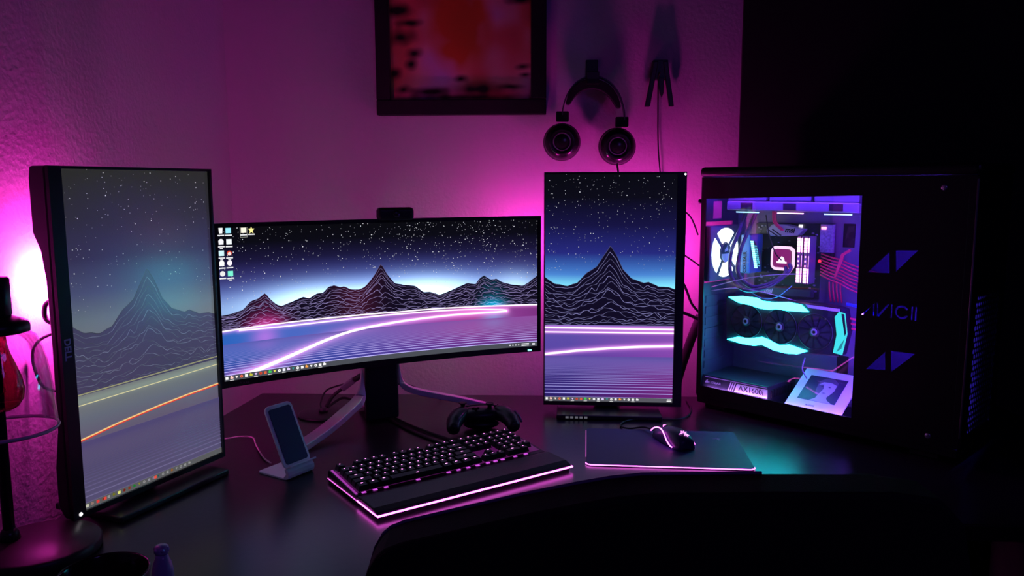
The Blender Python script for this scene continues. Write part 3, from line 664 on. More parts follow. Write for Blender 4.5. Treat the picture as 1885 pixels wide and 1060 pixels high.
for (a, b, ra, rb) in ((.05, .38, .13, .03), (.14, .33, .10, .018), (.08, .27, .12, .035), (.17, .20, .07, .025), (.15, .155, .05, .03), (.03, .115, .06, .03), (.92, .42, .10, .018), (.94, .14, .06, .015), (.96, .105, .05, .012), (.09, .045, .06, .02), (.5, .09, .05, .018), (.28, .035, .16, .022), (.62, .045, .22, .03), (.85, .055, .10, .012), (.5, .012, .5, .015)):
    d = np.hypot((U-a-.3*(V-b))/ra, (V-b)/rb)+.5*(vnoise(U, V, 18, 4)-.5); k = np.clip(1.25-d, 0, 1)[..., None]; c = c*(1-k)+np.array([.012, .008, .008])*k
for j in range(nv+1):
    for i in range(nu+1): vs.append((x0+.040+(x1-x0-.084)*U[j, i], -.010, z0+.044+(z1-z0-.088)*V[j, i])); cs.append((*c[j, i], 1))
me.from_pydata(vs, [], [(j*(nu+1)+i, j*(nu+1)+i+1, (j+1)*(nu+1)+i+1, (j+1)*(nu+1)+i) for j in range(nv) for i in range(nu)])
me.color_attributes.new('col', 'FLOAT_COLOR', 'POINT').data.foreach_set('color', np.array(cs, 'f').ravel())
link('print', me, vcol('picture_print', 0, .6, .2), t)

def wl(x, off, z):      # a point given by world x, distance from the back wall and height
    return (x, WY+math.tan(YW)*(x-WX)-off/math.cos(YW), z)
t = empty('headphone_hook', wl(.232, .0, .90), YW, 'black wall bracket that carries the headphones beside the picture', 'hook')
obj('plate', MB().box(-.018, .017, -.008, 0, -.008, .055), M_black, t, bevel=.002)
obj('arm', MB().box(-.018, .017, -.085, -.004, -.022, -.006).box(-.018, .017, -.085, -.078, -.022, .012), M_black, t, bevel=.002)
hb = wl(.225, .062, 0); H0 = empty('headphones', (hb[0], hb[1], .895), YW, 'black over-ear headphones hanging on the wall bracket', 'headphones')
hx, hz = hb[0], .895
P_ = [(.1435, .795), (.146, .817), (.157, .851), (.179, .881), (.206, .897), (.228, .901), (.255, .896), (.283, .878), (.305, .846), (.317, .806), (.319, .780)]
bandp = smooth_pts([(x-hx, 0, z-hz) for x, z in P_], 5)
secs = [[Vector(p)+Vector((0, -.013, 0))+n*.0018, Vector(p)+Vector((0, .013, 0))+n*.0018, Vector(p)+Vector((0, .013, 0))-n*.0018, Vector(p)+Vector((0, -.013, 0))-n*.0018]
        for p, n in ((p, (Vector(p)-Vector((.003, 0, -.085))).normalized()) for p in bandp)]
obj('headband', MB().sweep(secs), mat('band_metal', (.05, .045, .055), .35, metal=.3), H0)
P2 = [(.158, .824), (.172, .853), (.196, .873), (.228, .880), (.262, .870), (.287, .846), (.303, .813)]
pad = smooth_pts([(x-hx, 0, z-hz) for x, z in P2], 5); m_ = len(pad); secs = []
for i, p in enumerate(pad):
    n = (Vector(p)-Vector((.003, 0, -.085))).normalized(); wv = .004+.0095*math.sin(math.pi*i/(m_-1))**.6
    secs.append([Vector(p)+Vector((0, -.015, 0))+n*wv, Vector(p)+Vector((0, .015, 0))+n*wv, Vector(p)+Vector((0, .015, 0))-n*wv, Vector(p)+Vector((0, -.015, 0))-n*wv])
obj('head_pad', MB().sweep(secs), M_blackm, H0, bevel=.002)
for cx, cz, yx, yz, tl in ((.143, .720, .144, .795, -4), (.300, .707, .312, .779, 4)):
    a, b = cx-hx, cz-hz; g = yx-hx, yz-hz
    obj('yoke', MB().box(g[0]-.018, g[0]+.018, -.010, .010, g[1]-.018, g[1]+.010), M_blackm, H0, bevel=.003)
    cu_ = obj('ear_cup', MB().lathe([(.0001, -.024), (.018, -.024), (.020, -.0225), (.028, -.0225), (.031, -.025), (.036, -.0245), (.040, -.019), (.047, -.014), (.050, -.006), (.050, .002)], (a, 0, b), 'y', 48), mat('cup_gloss', (.012, .011, .014), .22), H0)
    obj('ring', MB().lathe([(.0225, 0), (.024, -.001), (.0255, 0)], (a, -.0235, b), 'y', 48, cap=False), mat('cup_ring', (.25, .24, .27), .3, metal=.6), cu_)
    obj('ear_cushion', MB().lathe([(.050, .002), (.0535, .008), (.052, .020), (.044, .024), (.030, .022)], (a, 0, b), 'y', 40), mat('cushion', (.03, .02, .03), .6), H0)
obj('cable_stub', MB().tube([(.300-hx, 0, .660-hz), (.303-hx, .0, .640-hz), (.309-hx, 0, .60-hz), (.309-hx, 0, .56-hz)], .0028, 8), M_rub, H0)

t = empty('wall_hanger', wl(.424, 0, .90), YW, 'black wall hanger with two splayed prongs, to the right of the headphones', 'hook')
obj('back_plate', MB().prism([(-.021, .050), (.021, .050), (.023, -.004), (-.026, -.004)], lambda x, z: (x, -.032, z), lambda x, z: (x, 0, z)), M_black, t, bevel=.002)
obj('prong', MB().prism([(-.019, .045), (-.006, .045), (-.0275, -.080), (-.0425, -.080)], lambda x, z: (x, -.036, z), lambda x, z: (x, -.022, z)), M_black, t, bevel=.002)
obj('prong', MB().prism([(.007, .045), (.020, .045), (.040, -.080), (.0265, -.080)], lambda x, z: (x, -.036, z), lambda x, z: (x, -.022, z)), M_black, t, bevel=.002)
obj('centre_peg', MB().prism([(-.008, .0), (.011, .0), (.010, -.042), (.006, -.055), (.0, -.042)], lambda x, z: (x, -.034, z), lambda x, z: (x, -.020, z)), M_black, t, bevel=.002)
tag(obj('hanging_cable', MB().tube(smooth_pts([wl(.420, .042, .915), wl(.4165, .035, .891), wl(.419, .025, .80), wl(.421, .022, .739), wl(.424, .022, .685), wl(.430, .022, .624), wl(.432, .022, .52)], 6), .0019, 8), M_rub), 'thin black cable hanging from the splayed wall hanger down behind the monitor', 'cable')

# ------------------------------------------------------------------ game controller
t = empty('game_controller', (-.076, 1.915, 0), R(8), 'black game controller lying behind the keyboard', 'game controller')
def ell(c, r_, n=14, m_=20, tw=0):
    mb = MB(); vs = []; 
    for i in range(1, n):
        a = math.pi*i/n
        for k in range(m_):
            b_ = 2*math.pi*k/m_; vs.append((c[0]+r_[0]*math.sin(a)*math.cos(b_), c[1]+r_[1]*math.sin(a)*math.sin(b_), c[2]+r_[2]*math.cos(a)))
    fs = [(i*m_+k, i*m_+(k+1) % m_, (i+1)*m_+(k+1) % m_, (i+1)*m_+k) for i in range(n-2) for k in range(m_)]
    fs += [tuple(range(m_)), tuple(range((n-2)*m_, (n-1)*m_))[::-1]]
    return mb.add(vs, fs, True)
body = ell((0, .01, .036), (.062, .032, .019))
for s_ in (-1, 1):
    body.tube(smooth_pts([(s_*.040, .012, .038), (s_*.058, -.006, .036), (s_*.070, -.032, .027), (s_*.074, -.058, .016)], 5), [.018, .020, .0205, .021, .021, .021, .0205, .0205, .020, .020, .019, .018, .017, .0165, .015, .011], 16)
obj('body', body, mat('controller_shell', (.014, .014, .02), .35), t)
obj('grip_highlight', MB().tube([(-.046, -.018, .046), (-.058, -.036, .040), (-.064, -.05, .031)], .003, 8), mat('highlight_paint', (.10, .09, .16), .25), t)  # screen reflections on the grips, painted as paler purple arcs
obj('grip_highlight', MB().tube([(.082, -.012, .046), (.090, -.03, .037), (.093, -.045, .028)], .003, 8), mat('highlight_paint', (.10, .09, .16), .25), t)
for x, y in ((-.045, .012), (.02, -.002)):
    st = obj('thumbstick', MB().lathe([(.006, .048), (.005, .060), (.010, .063), (.010, .066), (.008, .0655)], (x, y, 0), 'z', 20), M_rub, t)
for x, y in ((.045, .018), (.054, .010), (.036, .010), (.045, .002)):
    obj('button', MB().lathe([(.004, .048), (.004, .0565), (.003, .0572)], (x, y, 0), 'z', 14), M_satin, t)
obj('direction_pad', MB().box(-.024, -.006, -.005, .001, .050, .057).box(-.018, -.012, -.011, .007, .050, .057), M_satin, t)
obj('bumper', MB().tube(smooth_pts([(-.055, .036, .043), (0, .046, .045), (.055, .036, .043)], 5), .006, 10), M_satin, t)
obj('body_underside', ell((0, .005, .012), (.045, .022, .012)), M_black, t)

# ------------------------------------------------------------------ glass bell lamp at the left edge
t = empty('table_lamp', (-.777, 1.247, 0), 0, 'dark table lamp with a clear glass bell shade at the left edge', 'lamp')
obj('base', MB().lathe([(.0001, 0), (.090, 0), (.092, .004), (.092, .016), (.088, .020), (.0001, .022)], (0, 0, 0), 'z', 56), mat('lamp_bronze', (.03, .015, .025), .45, metal=.2), t)
obj('post', MB().tube([(-.052, .005, .02), (-.052, .005, .36), (-.052, -.01, .43)], .009, 16), M_black, t)
obj('post_collar', MB().lathe([(.016, .022), (.014, .034), (.010, .040)], (-.052, .005, 0), 'z', 24), M_satin, t)
lx, ly = -.008, -.047
obj('socket_cap', MB().lathe([(.0001, .462), (.018, .462), (.0205, .458), (.0205, .405), (.018, .400), (.0001, .400)], (lx, ly, 0), 'z', 32), mat('cap_black', (.012, .012, .02), .3), t)
obj('shade_holder', MB().lathe([(.020, .402), (.030, .398), (.040, .394), (.043, .388), (.043, .378), (.036, .376), (.0001, .380)], (lx, ly, 0), 'z', 40), M_black, t)
obj('support_arm', MB().tube([(-.052, -.01, .425), (lx-.015, ly+.015, .43)], .007, 10), M_black, t)
bell = [(.040, .378), (.050, .370), (.057, .352), (.062, .330), (.066, .300), (.069, .265), (.072, .225)]
gb = MB().lathe(bell, (lx, ly, 0), 'z', 56, cap=False); gb.lathe([(r_-.002, z) for r_, z in bell], (lx, ly, 0), 'z', 56, cap=False)
GL = glass('clear_glass', (.96, .95, .97), .03, .03)
sh = obj('glass_shade', gb, GL, t)
obj('rim', MB().lathe([(.0700, .224), (.0720, .222), (.0735, .225), (.0720, .228), (.0700, .224)], (lx, ly, 0), 'z', 64, cap=False), mat('glass_edge', (.8, .6, .75), .15), sh)
bulb = [(.009, .378), (.010, .360), (.013, .345), (.020, .325), (.0265, .305), (.029, .288), (.027, .272), (.019, .260), (.008, .254), (.0001, .253)]
obj('bulb', MB().lathe(bulb, (lx, ly, 0), 'z', 40), glass('bulb_glass', (.5, .12, .2), .08, .05), t)
fil = [(lx+.008*math.cos(a*1.2)*(1 if a % 2 else -.6), ly+.008*math.sin(a*1.2), .36-.009*a) for a in range(10)]
obj('filament', MB().tube(fil, .0007, 6), mat('filament_wire', (.4, .15, .1), .4, metal=.7), t)

# ------------------------------------------------------------------ mug and small glass bottle in the front corner
t = empty('mug', (-.545, 1.005, 0), 0, 'dark glossy mug at the bottom left, its open rim toward the camera', 'mug')
obj('cup', MB().lathe([(.0001, 0), (.040, 0), (.043, .004), (.054, .05), (.058, .088), (.0565, .091), (.0545, .088), (.050, .05), (.038, .006), (.0001, .005)], (0, 0, 0), 'z', 48), mat('mug_glaze', (.02, .008, .01), .15), t)
obj('handle', MB().tube(smooth_pts([(-.052, 0, .075), (-.078, 0, .072), (-.085, 0, .048), (-.072, 0, .024), (-.046, 0, .022)], 5), .006, 10), mat('mug_glaze', (.02, .008, .01), .15), t)
t = empty('glass_bottle', (-.518, 1.118, 0), 0, 'small violet-tinted translucent bottle with a knobbly stopper behind the mug', 'bottle')
obj('body', MB().lathe([(.0001, 0), (.0145, 0), (.016, .004), (.0155, .032), (.013, .046), (.0095, .054), (.0085, .060), (.0001, .061)], (0, 0, 0), 'z', 32), mat('violet_glass', (.42, .36, .62), .2, spec=.7), t)
stp = MB().lathe([(.0085, .060), (.0105, .063), (.0105, .069), (.008, .073), (.0001, .074)], (0, 0, 0), 'z', 24)
for k in range(6): m2 = ell((.0085*math.cos(k*1.047), .0085*math.sin(k*1.047), .068), (.0035, .0035, .0035), 6, 8); stp.add(m2.v, m2.f, True)
obj('stopper', stp, mat('violet_glass', (.42, .36, .62), .2, spec=.7), t)

# ------------------------------------------------------------------ chair in front
t = empty('office_chair', (.15, .80, -.7495), 0, 'black high-backed chair seen from behind, in front of the desk', 'chair')
out = [(-.21, -.10), (-.197, .06), (-.173, .136), (-.162, .174), (-.152, .191), (-.143, .199), (-.126, .206), (-.072, .219), (.012, .239), (.075, .252), (.114, .259), (.152, .263), (.292, .2645), (.419, .264), (.471, .256), (.499, .226), (.518, .138), (.53, .05), (.53, -.10), (.40, -.20), (-.08, -.20)]
CH = mat('chair_upholstery', (.006, .006, .008), .8, spec=.25, bump=.2, bscale=700)
bk = obj('backrest', MB().prism(out, lambda x, z: (x-.15, .035, z+.7495), lambda x, z: (x-.15, .10, z+.7495)), CH, t, bevel=.006, seg=3)
obj('piping', MB().tube([(x-.15, .099, z+.7495) for x, z in out[1:13]], .0022, 8), mat('piping_rim_light', (.16, .06, .2), .5), bk)  # purple light along the chair's rim is put into the piping colour
obj('seat', MB().box(-.25, .25, .12, .60, .44, .52), CH, t, bevel=.03, seg=4)
obj('back_bracket', MB().box(-.04, .04, .10, .135, .42, .62), M_black, t, bevel=.004)
obj('gas_column', MB().lathe([(.025, .10), (.025, .30), (.018, .30), (.018, .44)], (0, .36, 0), 'z', 20), M_steel, t)
for k in range(5):
    a = R(90+72*k); dx, dy = math.cos(a), math.sin(a)
    obj('base_spoke', MB().tube([(0, .36, .11), (dx*.28, .36+dy*.28, .07)], [.028, .016], 8), M_black, t)
    obj('caster', MB().lathe([(.012, -.012), (.028, -.010), (.028, .010), (.012, .012)], (dx*.28, .36+dy*.28, .0282), 'x', 20), M_black, t)
# pale cabinet at the far right
t = empty('side_cabinet', (1.62, 2.12, -.75), 0, 'low pale cabinet at the far right edge beyond the chair', 'cabinet')
obj('body', MB().box(-.20, .2, -.13, .13, 0, .355), mat('cabinet_pale', (.55, .53, .5), .6), t, bevel=.003)
obj('top', MB().box(-.21, .21, -.14, .14, .365, .392), mat('cabinet_pale', (.55, .53, .5), .6), t, bevel=.003)
obj('top_gap', MB().box(-.195, .195, -.125, .125, .354, .366), M_blackm, t)

# ------------------------------------------------------------------ computer tower: local x along the side panel, y into the case, z up
PC = empty('computer_tower', (.503, 2.119, 0), R(-46), 'huge black computer tower with a glass side window full of coloured lights', 'computer')
LN, DP, HT = .650, .235, .640
M_case = mat('case_black', (.008, .008, .011), .38, spec=.4)
M_in = mat('case_interior', (.07, .07, .11), .5, spec=.4)
tri = [[(.4394, .401), (.4857, .4505), (.4886, .4025)], [(.4984, .4537), (.5455, .4566), (.5013, .406)], [(.4486, .1775), (.4891, .2241), (.4916, .1823)], [(.5006, .2284), (.5532, .2292), (.5036, .1794)]]
def stroke(a, b, wd=.0032):
    d = Vector((b[0]-a[0], b[1]-a[1])).normalized(); n = Vector((-d.y, d.x))*wd/2
    return [(a[0]-n.x, a[1]-n.y), (b[0]-n.x, b[1]-n.y), (b[0]+n.x, b[1]+n.y), (a[0]+n.x, a[1]+n.y)]
Z0, Z1 = .3025, .3330
lets = [[(.4310, Z0), (.4362, Z0), (.4560, Z1-.005), (.4560, Z0), (.4603, Z0), (.4603, Z1)],                      # A without bar
        [(.4640, Z1), (.4682, Z1), (.4690, Z0+.006), (.4885, Z1), (.4932, Z1), (.4710, Z0), (.4655, Z0)],           # V
        [(.4955, Z0), (.4993, Z0), (.4993, Z1), (.4955, Z1)]]                                                         # I
cc = (.5195, (Z0+Z1)/2); ro, ri = .0153, .0108
lets.append([(cc[0]+ro*math.cos(R(a)), cc[1]+ro*math.sin(R(a))) for a in range(30, 331, 12)] + [(cc[0]+ri*math.cos(R(a)), cc[1]+ri*math.sin(R(a))) for a in range(330, 29, -12)])
lets += [[(.5385, Z0), (.5425, Z0), (.5425, Z1), (.5385, Z1)], [(.5465, Z0), (.5505, Z0), (.5505, Z1), (.5465, Z1)]]
win = [(.0125, .0590), (.4210, .0560), (.4190, .5740), (.0125, .5620)]
sp = filled('side_panel', [[(0, .0305), (LN-.012, .0305), (LN-.012, HT-.022), (0, HT-.022)], win] + tri + lets, lambda x, y, z: (x, z, y), .003, M_case, PC)
obj('window_pane', MB().box(.009, .424, .0022, .0052, .053, .577), glass('window_glass', (.93, .93, .96), .025), PC)
obj('cutout_backing', MB().box(.432, .560, .0022, .0042, .170, .462), glass('smoked_acrylic', (.34, .30, .50), .015), PC)
obj('case_base', MB().box(.0, LN, -.001, DP, .012, .034), M_case, PC, bevel=.004)
for x in (.05, .58):
    for y in (.03, .20): obj('foot', MB().box(x-.03, x+.03, y-.02, y+.02, 0, .0125), M_rub, PC, bevel=.002)
obj('top_cover', MB().box(-.008, LN+.010, -.006, DP+.004, HT-.022, HT+.004), M_case, PC, bevel=.011, seg=4)
rv = MB().box(-.003, .0, .0, DP, .034, .335).box(-.003, 0, .0, .010, .335, HT-.022).box(-.003, 0, .155, DP, .335, HT-.022).box(-.003, 0, .010, .155, .50, HT-.022)
for k in range(7): rv.box(.0, .002, .03, .13, .10+k*.030, .120+k*.030)
obj('rear_panel', rv, M_in, PC)
obj('rear_knob', MB().lathe([(.006, 0), (.006, -.008), (.004, -.009)], (-.003, .004, .555), 'x', 12), M_case, PC)
obj('far_panel', MB().box(0, LN, DP-.003, DP, .034, HT-.022), M_case, PC)
M_tray = mat('tray_paint', (.17, .15, .24), .45, spec=.5)
tr = obj('motherboard_tray', MB().box(0, .60, .185, .187, .034, HT-.022).box(.27, .60, .168, .185, .034, .06), M_tray, PC)
for (a, b, c_, d) in ((.30, .33, .10, .16), (.30, .33, .44, .50)): obj('grommet', MB().box(a, b, .183, .186, c_, d), M_rub, tr, bevel=.001)
obj('front_bulkhead', MB().box(.600, .603, .005, DP-.003, .034, HT-.022), M_in, PC)
for z in (.10, .24, .38, .50):
    f = obj('front_fan', MB().lathe([(.058, 0), (.058, .02), (.052, .02), (.052, 0)], (.604, .115, z+.01), 'x', 32, cap=False), M_black, PC)
    bl = MB()
    for k in range(7):
        a = k*.897; bl.add([(.612, .115+.012*math.cos(a), z+.01+.012*math.sin(a)), (.616, .115+.050*math.cos(a+.15), z+.01+.050*math.sin(a+.15)), (.610, .115+.050*math.cos(a+.75), z+.01+.050*math.sin(a+.75)), (.609, .115+.012*math.cos(a+.6), z+.01+.012*math.sin(a+.6))], [(0,1,2,3)])
    obj('fan_blades', bl, emis('fan_blue', (.10, .06, .9), 1.0, (.05, .05, .1)), f)
obj('grille_backing', MB().box(.632, .633, .012, .222, .045, .60), mat('backing_grey', (.12, .12, .16), .6), PC)  # sheet added behind the grille to catch the blue light
for y_ in (.020, .214): obj('light_strip', MB().box(.638, .641, y_-.002, y_+.002, .08, .36), emis('grille_fill_blue', (.08, .04, 1.), 34.), PC)  # hidden strips added to light the sheet behind the honeycomb
# front fascia with a honeycomb grille
xf = LN+.004
hexes = []
for j in range(26):
    for i in range(11):
        cy = .040+i*.0150+(j % 2)*.0075; cz = .068+j*.0125
        if .030 < cy < .195 and .066 < cz < .368: hexes.append([(cy+.0064*math.cos(R(60*k+30)), cz+.0072*math.sin(R(60*k+30))) for k in range(6)])
filled('front_fascia', [rrect(.0, DP, .034, HT-.022, .004)] + hexes, lambda a, b, z: (xf+z, a, b), .004, M_case, PC)
obj('fascia_side', MB().box(LN-.012, xf-.002, -.0015, .0015, .034, HT-.022), M_case, PC, bevel=.001)
obj('corner_glint', MB().tube([(xf-.001, -.0022, .06), (xf+.001, -.003, .33), (xf, -.0022, HT-.03)], .0022, 8), mat('glint_grey', (.16, .16, .17), .3), PC)  # grey line painted in as the glint along the corner bevel
for z in (.052, .592): obj('screw', MB().lathe([(.0065, 0), (.0065, -.002), (.0045, -.003)], (.590, -.0015, z), 'y', 16), mat('screw_metal', (.5, .5, .6), .25, metal=.8), PC)

# --- inside: light bars along the roof
tb = obj('fan_rail', MB().box(.043, .392, .05, .17, .532, .556), mat('rail_grey', (.12, .11, .16), .4), PC, bevel=.003)
for k in range(3):
    x = .10+k*.118
    fb = obj('roof_fan', MB().box(x-.055, x+.055, .052, .168, .556, .582), M_in, tb, bevel=.003)
    obj('rail_slot', MB().box(x-.015, x+.018, .0485, .0505, .536, .552), M_black, tb)
for (a, b, m_) in ((.0735, .1370, emis('bar_cyan', (.25, .7, 1), 4.)), (.189, .257, emis('bar_pink', (1, .45, .8), 4.)), (.310, .3765, emis('bar_blue', (.3, .6, 1), 4.))):
    obj('light_bar', MB().box(a, b, .0470, .0505, .5265, .5290), m_, PC)
# violet strips that fill the case with light
M_vio = emis('strip_violet', (.16, .04, 1.), CASE_STRIP)
obj('light_strip', MB().box(.03, .41, .0065, .0105, .589, .592), M_vio, PC)
obj('light_strip', MB().box(.428, .431, .0075, .0115, .07, .56), M_vio, PC)
obj('light_strip', MB().box(.02, .42, .0060, .0075, .0500, .0515), emis('fill_low', (.55, .22, 1.), 75.), PC)  # hidden strip added to brighten the supply label and the sleeve
# motherboard
mbd = obj('motherboard', MB().prism([(.06, .30), (.2467, .30), (.2467, .36), (.2827, .415), (.2815, .498), (.060, .494)], lambda x, z: (x, .178, z), lambda x, z: (x, .1805, z)), mat('pcb', (.02, .018, .03), .4, mottle=.4, mscale=60), PC)
obj('board_extension', MB().box(.246, .2815, .170, .1785, .425, .497), mat('acrylic_bits', (.3, .25, .4), .3, mottle=.8, mscale=160), mbd)
cmp_ = MB(); rr = random.Random(4)
for k in range(90):
    x = rr.uniform(.065, .24); z = rr.uniform(.305, .49); s_ = rr.uniform(.0012, .004); cmp_.box(x, x+s_*rr.uniform(.6, 2), .178-rr.uniform(.001, .006), .1785, z, z+s_)
obj('board_components', cmp_, mat('component_mix', (.25, .22, .3), .35, mottle=.6, mscale=90), mbd)
hs = obj('heat_shield', MB().prism([(.105, .476), (.122, .494), (.160, .494), (.212, .484), (.196, .466), (.145, .462), (.118, .462)], lambda x, z: (x, .148, z), lambda x, z: (x, .177, z)), mat('shield_silver', (.55, .55, .62), .35, metal=.3), PC, bevel=.003)
text('shield_lettering', 'msi', .0195, M_black, hs, plane_mtx((.173, .1475, .4795), (1, 0, -.05), (.0, 0, 1)), bold=.0007, shear=.25)
obj('shield_stripe', MB().prism([(.122, .480), (.126, .481), (.152, .465), (.148, .464)], lambda x, z: (x, .1474, z), lambda x, z: (x, .1482, z)).prism([(.112, .477), (.115, .479), (.141, .464), (.137, .463)], lambda x, z: (x, .1474, z), lambda x, z: (x, .1482, z)), M_black, hs)
io = obj('chipset_cover', MB().prism([(.075, .300), (.235, .304), (.235, .326), (.085, .324)], lambda x, z: (x, .158, z), lambda x, z: (x, .178, z)), mat('chip_cover', (.05, .05, .07), .4), PC, bevel=.003)
text('cover_lettering', 'msi', .018, mat('lettering_grey', (.6, .6, .7), .4), io, plane_mtx((.1130, .1575, .3135), (1, 0, 0), (0, 0, 1)), bold=.0006, shear=.25)
# pump
pm = obj('pump_block', MB().prism(rrect(.131, .197, .374, .438, .014), lambda x, z: (x, .136, z), lambda x, z: (x, .176, z)), M_black, PC, bevel=.002)
filled('pump_ring', [rrect(.131, .197, .374, .438, .015), rrect(.1385, .1895, .3815, .4305, .010)], lambda x, y, z: (x, .1345+z, y), .003, emis('ring_glow', (1., .62, .85), 1.5), pm)
obj('pump_face', MB().prism(rrect(.139, .189, .382, .430, .009), lambda x, z: (x, .1290, z), lambda x, z: (x, .1310, z)), emis('pump_face_magenta', (.30, .012, .16), .9), pm)
obj('pump_logo', MB().prism([(.150, .393), (.178, .393), (.178, .398), (.173, .398), (.170, .408), (.164, .412), (.157, .405), (.155, .398), (.150, .398)], lambda x, z: (x, .1280, z), lambda x, z: (x, .1289, z)), emis('pump_logo_glow', (1, .8, .9), 1.6), pm)
# memory sticks
for k, (x, wd) in enumerate(((.2045, .0075), (.2130, .0022), (.2235, .0075), (.2320, .0022))):
    rs_ = obj('memory_stick', MB().box(x-wd/2-.0008, x+wd/2+.0008, .140, .177, .342, .466), mat('ram_shell', (.25, .2, .26), .35), PC, bevel=.001)
    for (a, b) in ((.424, .462), (.386, .416), (.345, .383)):
        n = 5 if wd > .005 else 1
        for q in range(n):
            za_, zb2 = a+(b-a)*q/n+.0008, a+(b-a)*(q+1)/n-.0008
            st_ = 1. if (a > .42 or a < .35) else .45
            if a == .386 and wd > .005 and q % 2: continue
            obj('light_segment', MB().box(x-wd/2*(1 if st_ == 1 else .35), x+wd/2*(1 if st_ == 1 else .35), .1385, .1402, za_, zb2), emis('ram_glow%d' % (st_*10), (1., .30, .72), RAM_GLOW*st_), rs_)
obj('status_light', MB().lathe([(.0001, -.001), (.004, -.001), (.004, 0)], (.245, .176, .401), 'y', 12), emis('led_red', (1, .02, .05), 3.), PC)
obj('status_light', MB().box(.186, .196, .172, .174, .487, .494), emis('led_pale', (.9, .8, 1), 2.5), PC)
obj('status_light', MB().box(.250, .262, .166, .169, .484, .491), emis('led_rose', (1, .3, .5), 3.), PC)
# graphics card facing the window
gx = obj('graphics_card', MB().prism([(.030, .298), (.262, .302), (.330, .299), (.352, .295), (.362, .240), (.350, .178), (.262, .172), (.036, .168)], lambda x, z: (x, .082, z), lambda x, z: (x, .125, z)), mat('card_shell', (.02, .022, .03), .35), PC, bevel=.003)
M_cy = emis('card_glow_cyan', (.018, .68, .80), GPU_GLOW)
gt = [(.0408,.2963),(.0806,.3021),(.124,.3016),(.1419,.2953),(.1732,.2954),(.2104,.3001),(.2469,.2971),(.2672,.2806),(.2148,.2776),(.1809,.2785),(.1604,.2746),(.1358,.275),(.1034,.2812),(.0704,.2843)]
gb_ = [(.0403,.1797),(.0707,.1901),(.1074,.1912),(.1428,.1995),(.1676,.1939),(.1923,.1844),(.2191,.19),(.2692,.1806),(.2435,.169),(.2135,.1665),(.1792,.1694),(.1437,.1798),(.1226,.1734),(.0862,.1737)]
ge = [(.3351,.2764),(.3451,.2898),(.3589,.2869),(.3668,.2378),(.357,.1843),(.3354,.1871),(.3421,.2328)]
for P_ in (gt, gb_): obj('light_panel', MB().prism(P_, lambda x, z: (x, .0775, z), lambda x, z: (x, .083, z)), M_cy, gx)
obj('light_panel', MB().prism(ge, lambda x, z: (x, .0775, z), lambda x, z: (x, .083, z)), emis('card_glow_end', (.05, .85, .85), 1.1), gx)
obj('facet', MB().prism([(.352, .286), (.3585, .286), (.3655, .240), (.3625, .232)], lambda x, z: (x, .0765, z), lambda x, z: (x, .0776, z)), M_black, gx)
obj('facet', MB().prism([(.344, .190), (.356, .200), (.3625, .225), (.352, .208)], lambda x, z: (x, .0765, z), lambda x, z: (x, .0776, z)), emis('card_facet', (.02, .35, .4), .8), gx)
obj('backplate_edge', MB().prism([(.258, .299), (.345, .2965), (.346, .2895), (.266, .2915)], lambda x, z: (x, .0790, z), lambda x, z: (x, .083, z)), mat('card_lilac', (.7, .6, .8), .35), gx)
for (x, z) in ((.0952, .2364), (.1916, .2336), (.2852, .2321)):
    fr = obj('fan', MB().lathe([(.046, .0015), (.046, -.001), (.0435, -.001), (.0435, .0015)], (x, .0808, z), 'y', 40, cap=False), M_satin, gx)
    bl = MB()
    for k in range(11):
        a = k*2*math.pi/11; bl.add([(x+.013*math.cos(a), .0802, z+.013*math.sin(a)), (x+.0425*math.cos(a+.2), .0806, z+.0425*math.sin(a+.2)), (x+.0425*math.cos(a+.62), .0792, z+.0425*math.sin(a+.62)), (x+.013*math.cos(a+.45), .0792, z+.013*math.sin(a+.45))], [(0,1,2,3)])
    obj('fan_blades', bl, mat('fan_blade', (.03, .03, .045), .35), fr)
    obj('fan_hub', MB().lathe([(.0125, .001), (.0125, -.0022), (.0001, -.0028)], (x, .0792, z), 'y', 28), M_black, fr)
    obj('hub_ring', MB().lathe([(.0040, -.0006), (.0075, -.0010), (.0085, 0)], (x, .0762, z), 'y', 28, cap=False), mat('hub_silver', (.5, .42, .55), .35, metal=.3), fr)
# rear fan on the back wall (faces along the case)
rf = obj('rear_fan', MB().box(.002, .024, .008, .152, .342, .490), mat('fan_frame', (.10, .10, .16), .4), PC, bevel=.004)
def petal(a0, a1, r0, r1):
    pts = [(r1*math.cos(R(a)), r1*math.sin(R(a))) for a in np.linspace(a0, a1, 10)] + [(r0*math.cos(R(a)), r0*math.sin(R(a))) for a in np.linspace(a1-6, a0+6, 6)]
    return pts
for i, (a, b) in enumerate(((52, 128), (142, 232), (246, 312), (-36, 40))):
    obj('light_petal', MB().prism(petal(a, b, .029, .066), lambda y, z: (.0250, .081+y, .4165+z), lambda y, z: (.0238, .081+y, .4165+z)), emis('petal_glow%d' % (i % 2), ((.9, .95, 1.) if i % 2 == 0 else (.6, .9, 1.)), FAN_GLOW), rf)
obj('fan_hub', MB().lathe([(.026, 0), (.026, .003), (.024, .004), (.0001, .004)], (.0245, .081, .4165), 'x', 36), mat('hub_navy', (.02, .02, .06), .4), rf)
obj('hub_label', MB().prism([(.0235*math.cos(R(a)), .0235*math.sin(R(a))) for a in range(180, 361, 15)], lambda y, z: (.0288, .081+y, .4135+z), lambda y, z: (.0284, .081+y, .4135+z)), mat('label_white', (.7, .7, .75), .5), rf)
obj('hub_logo', MB().prism([(-.008, .002), (.008, .006), (.006, .012), (.003, .011), (.004, .021), (0, .012), (-.003, .016), (-.004, .010), (-.008, .010)], lambda y, z: (.0289, .081+y, .4165+z), lambda y, z: (.0284, .081+y, .4165+z)), mat('label_white', (.7, .7, .75), .5), rf)
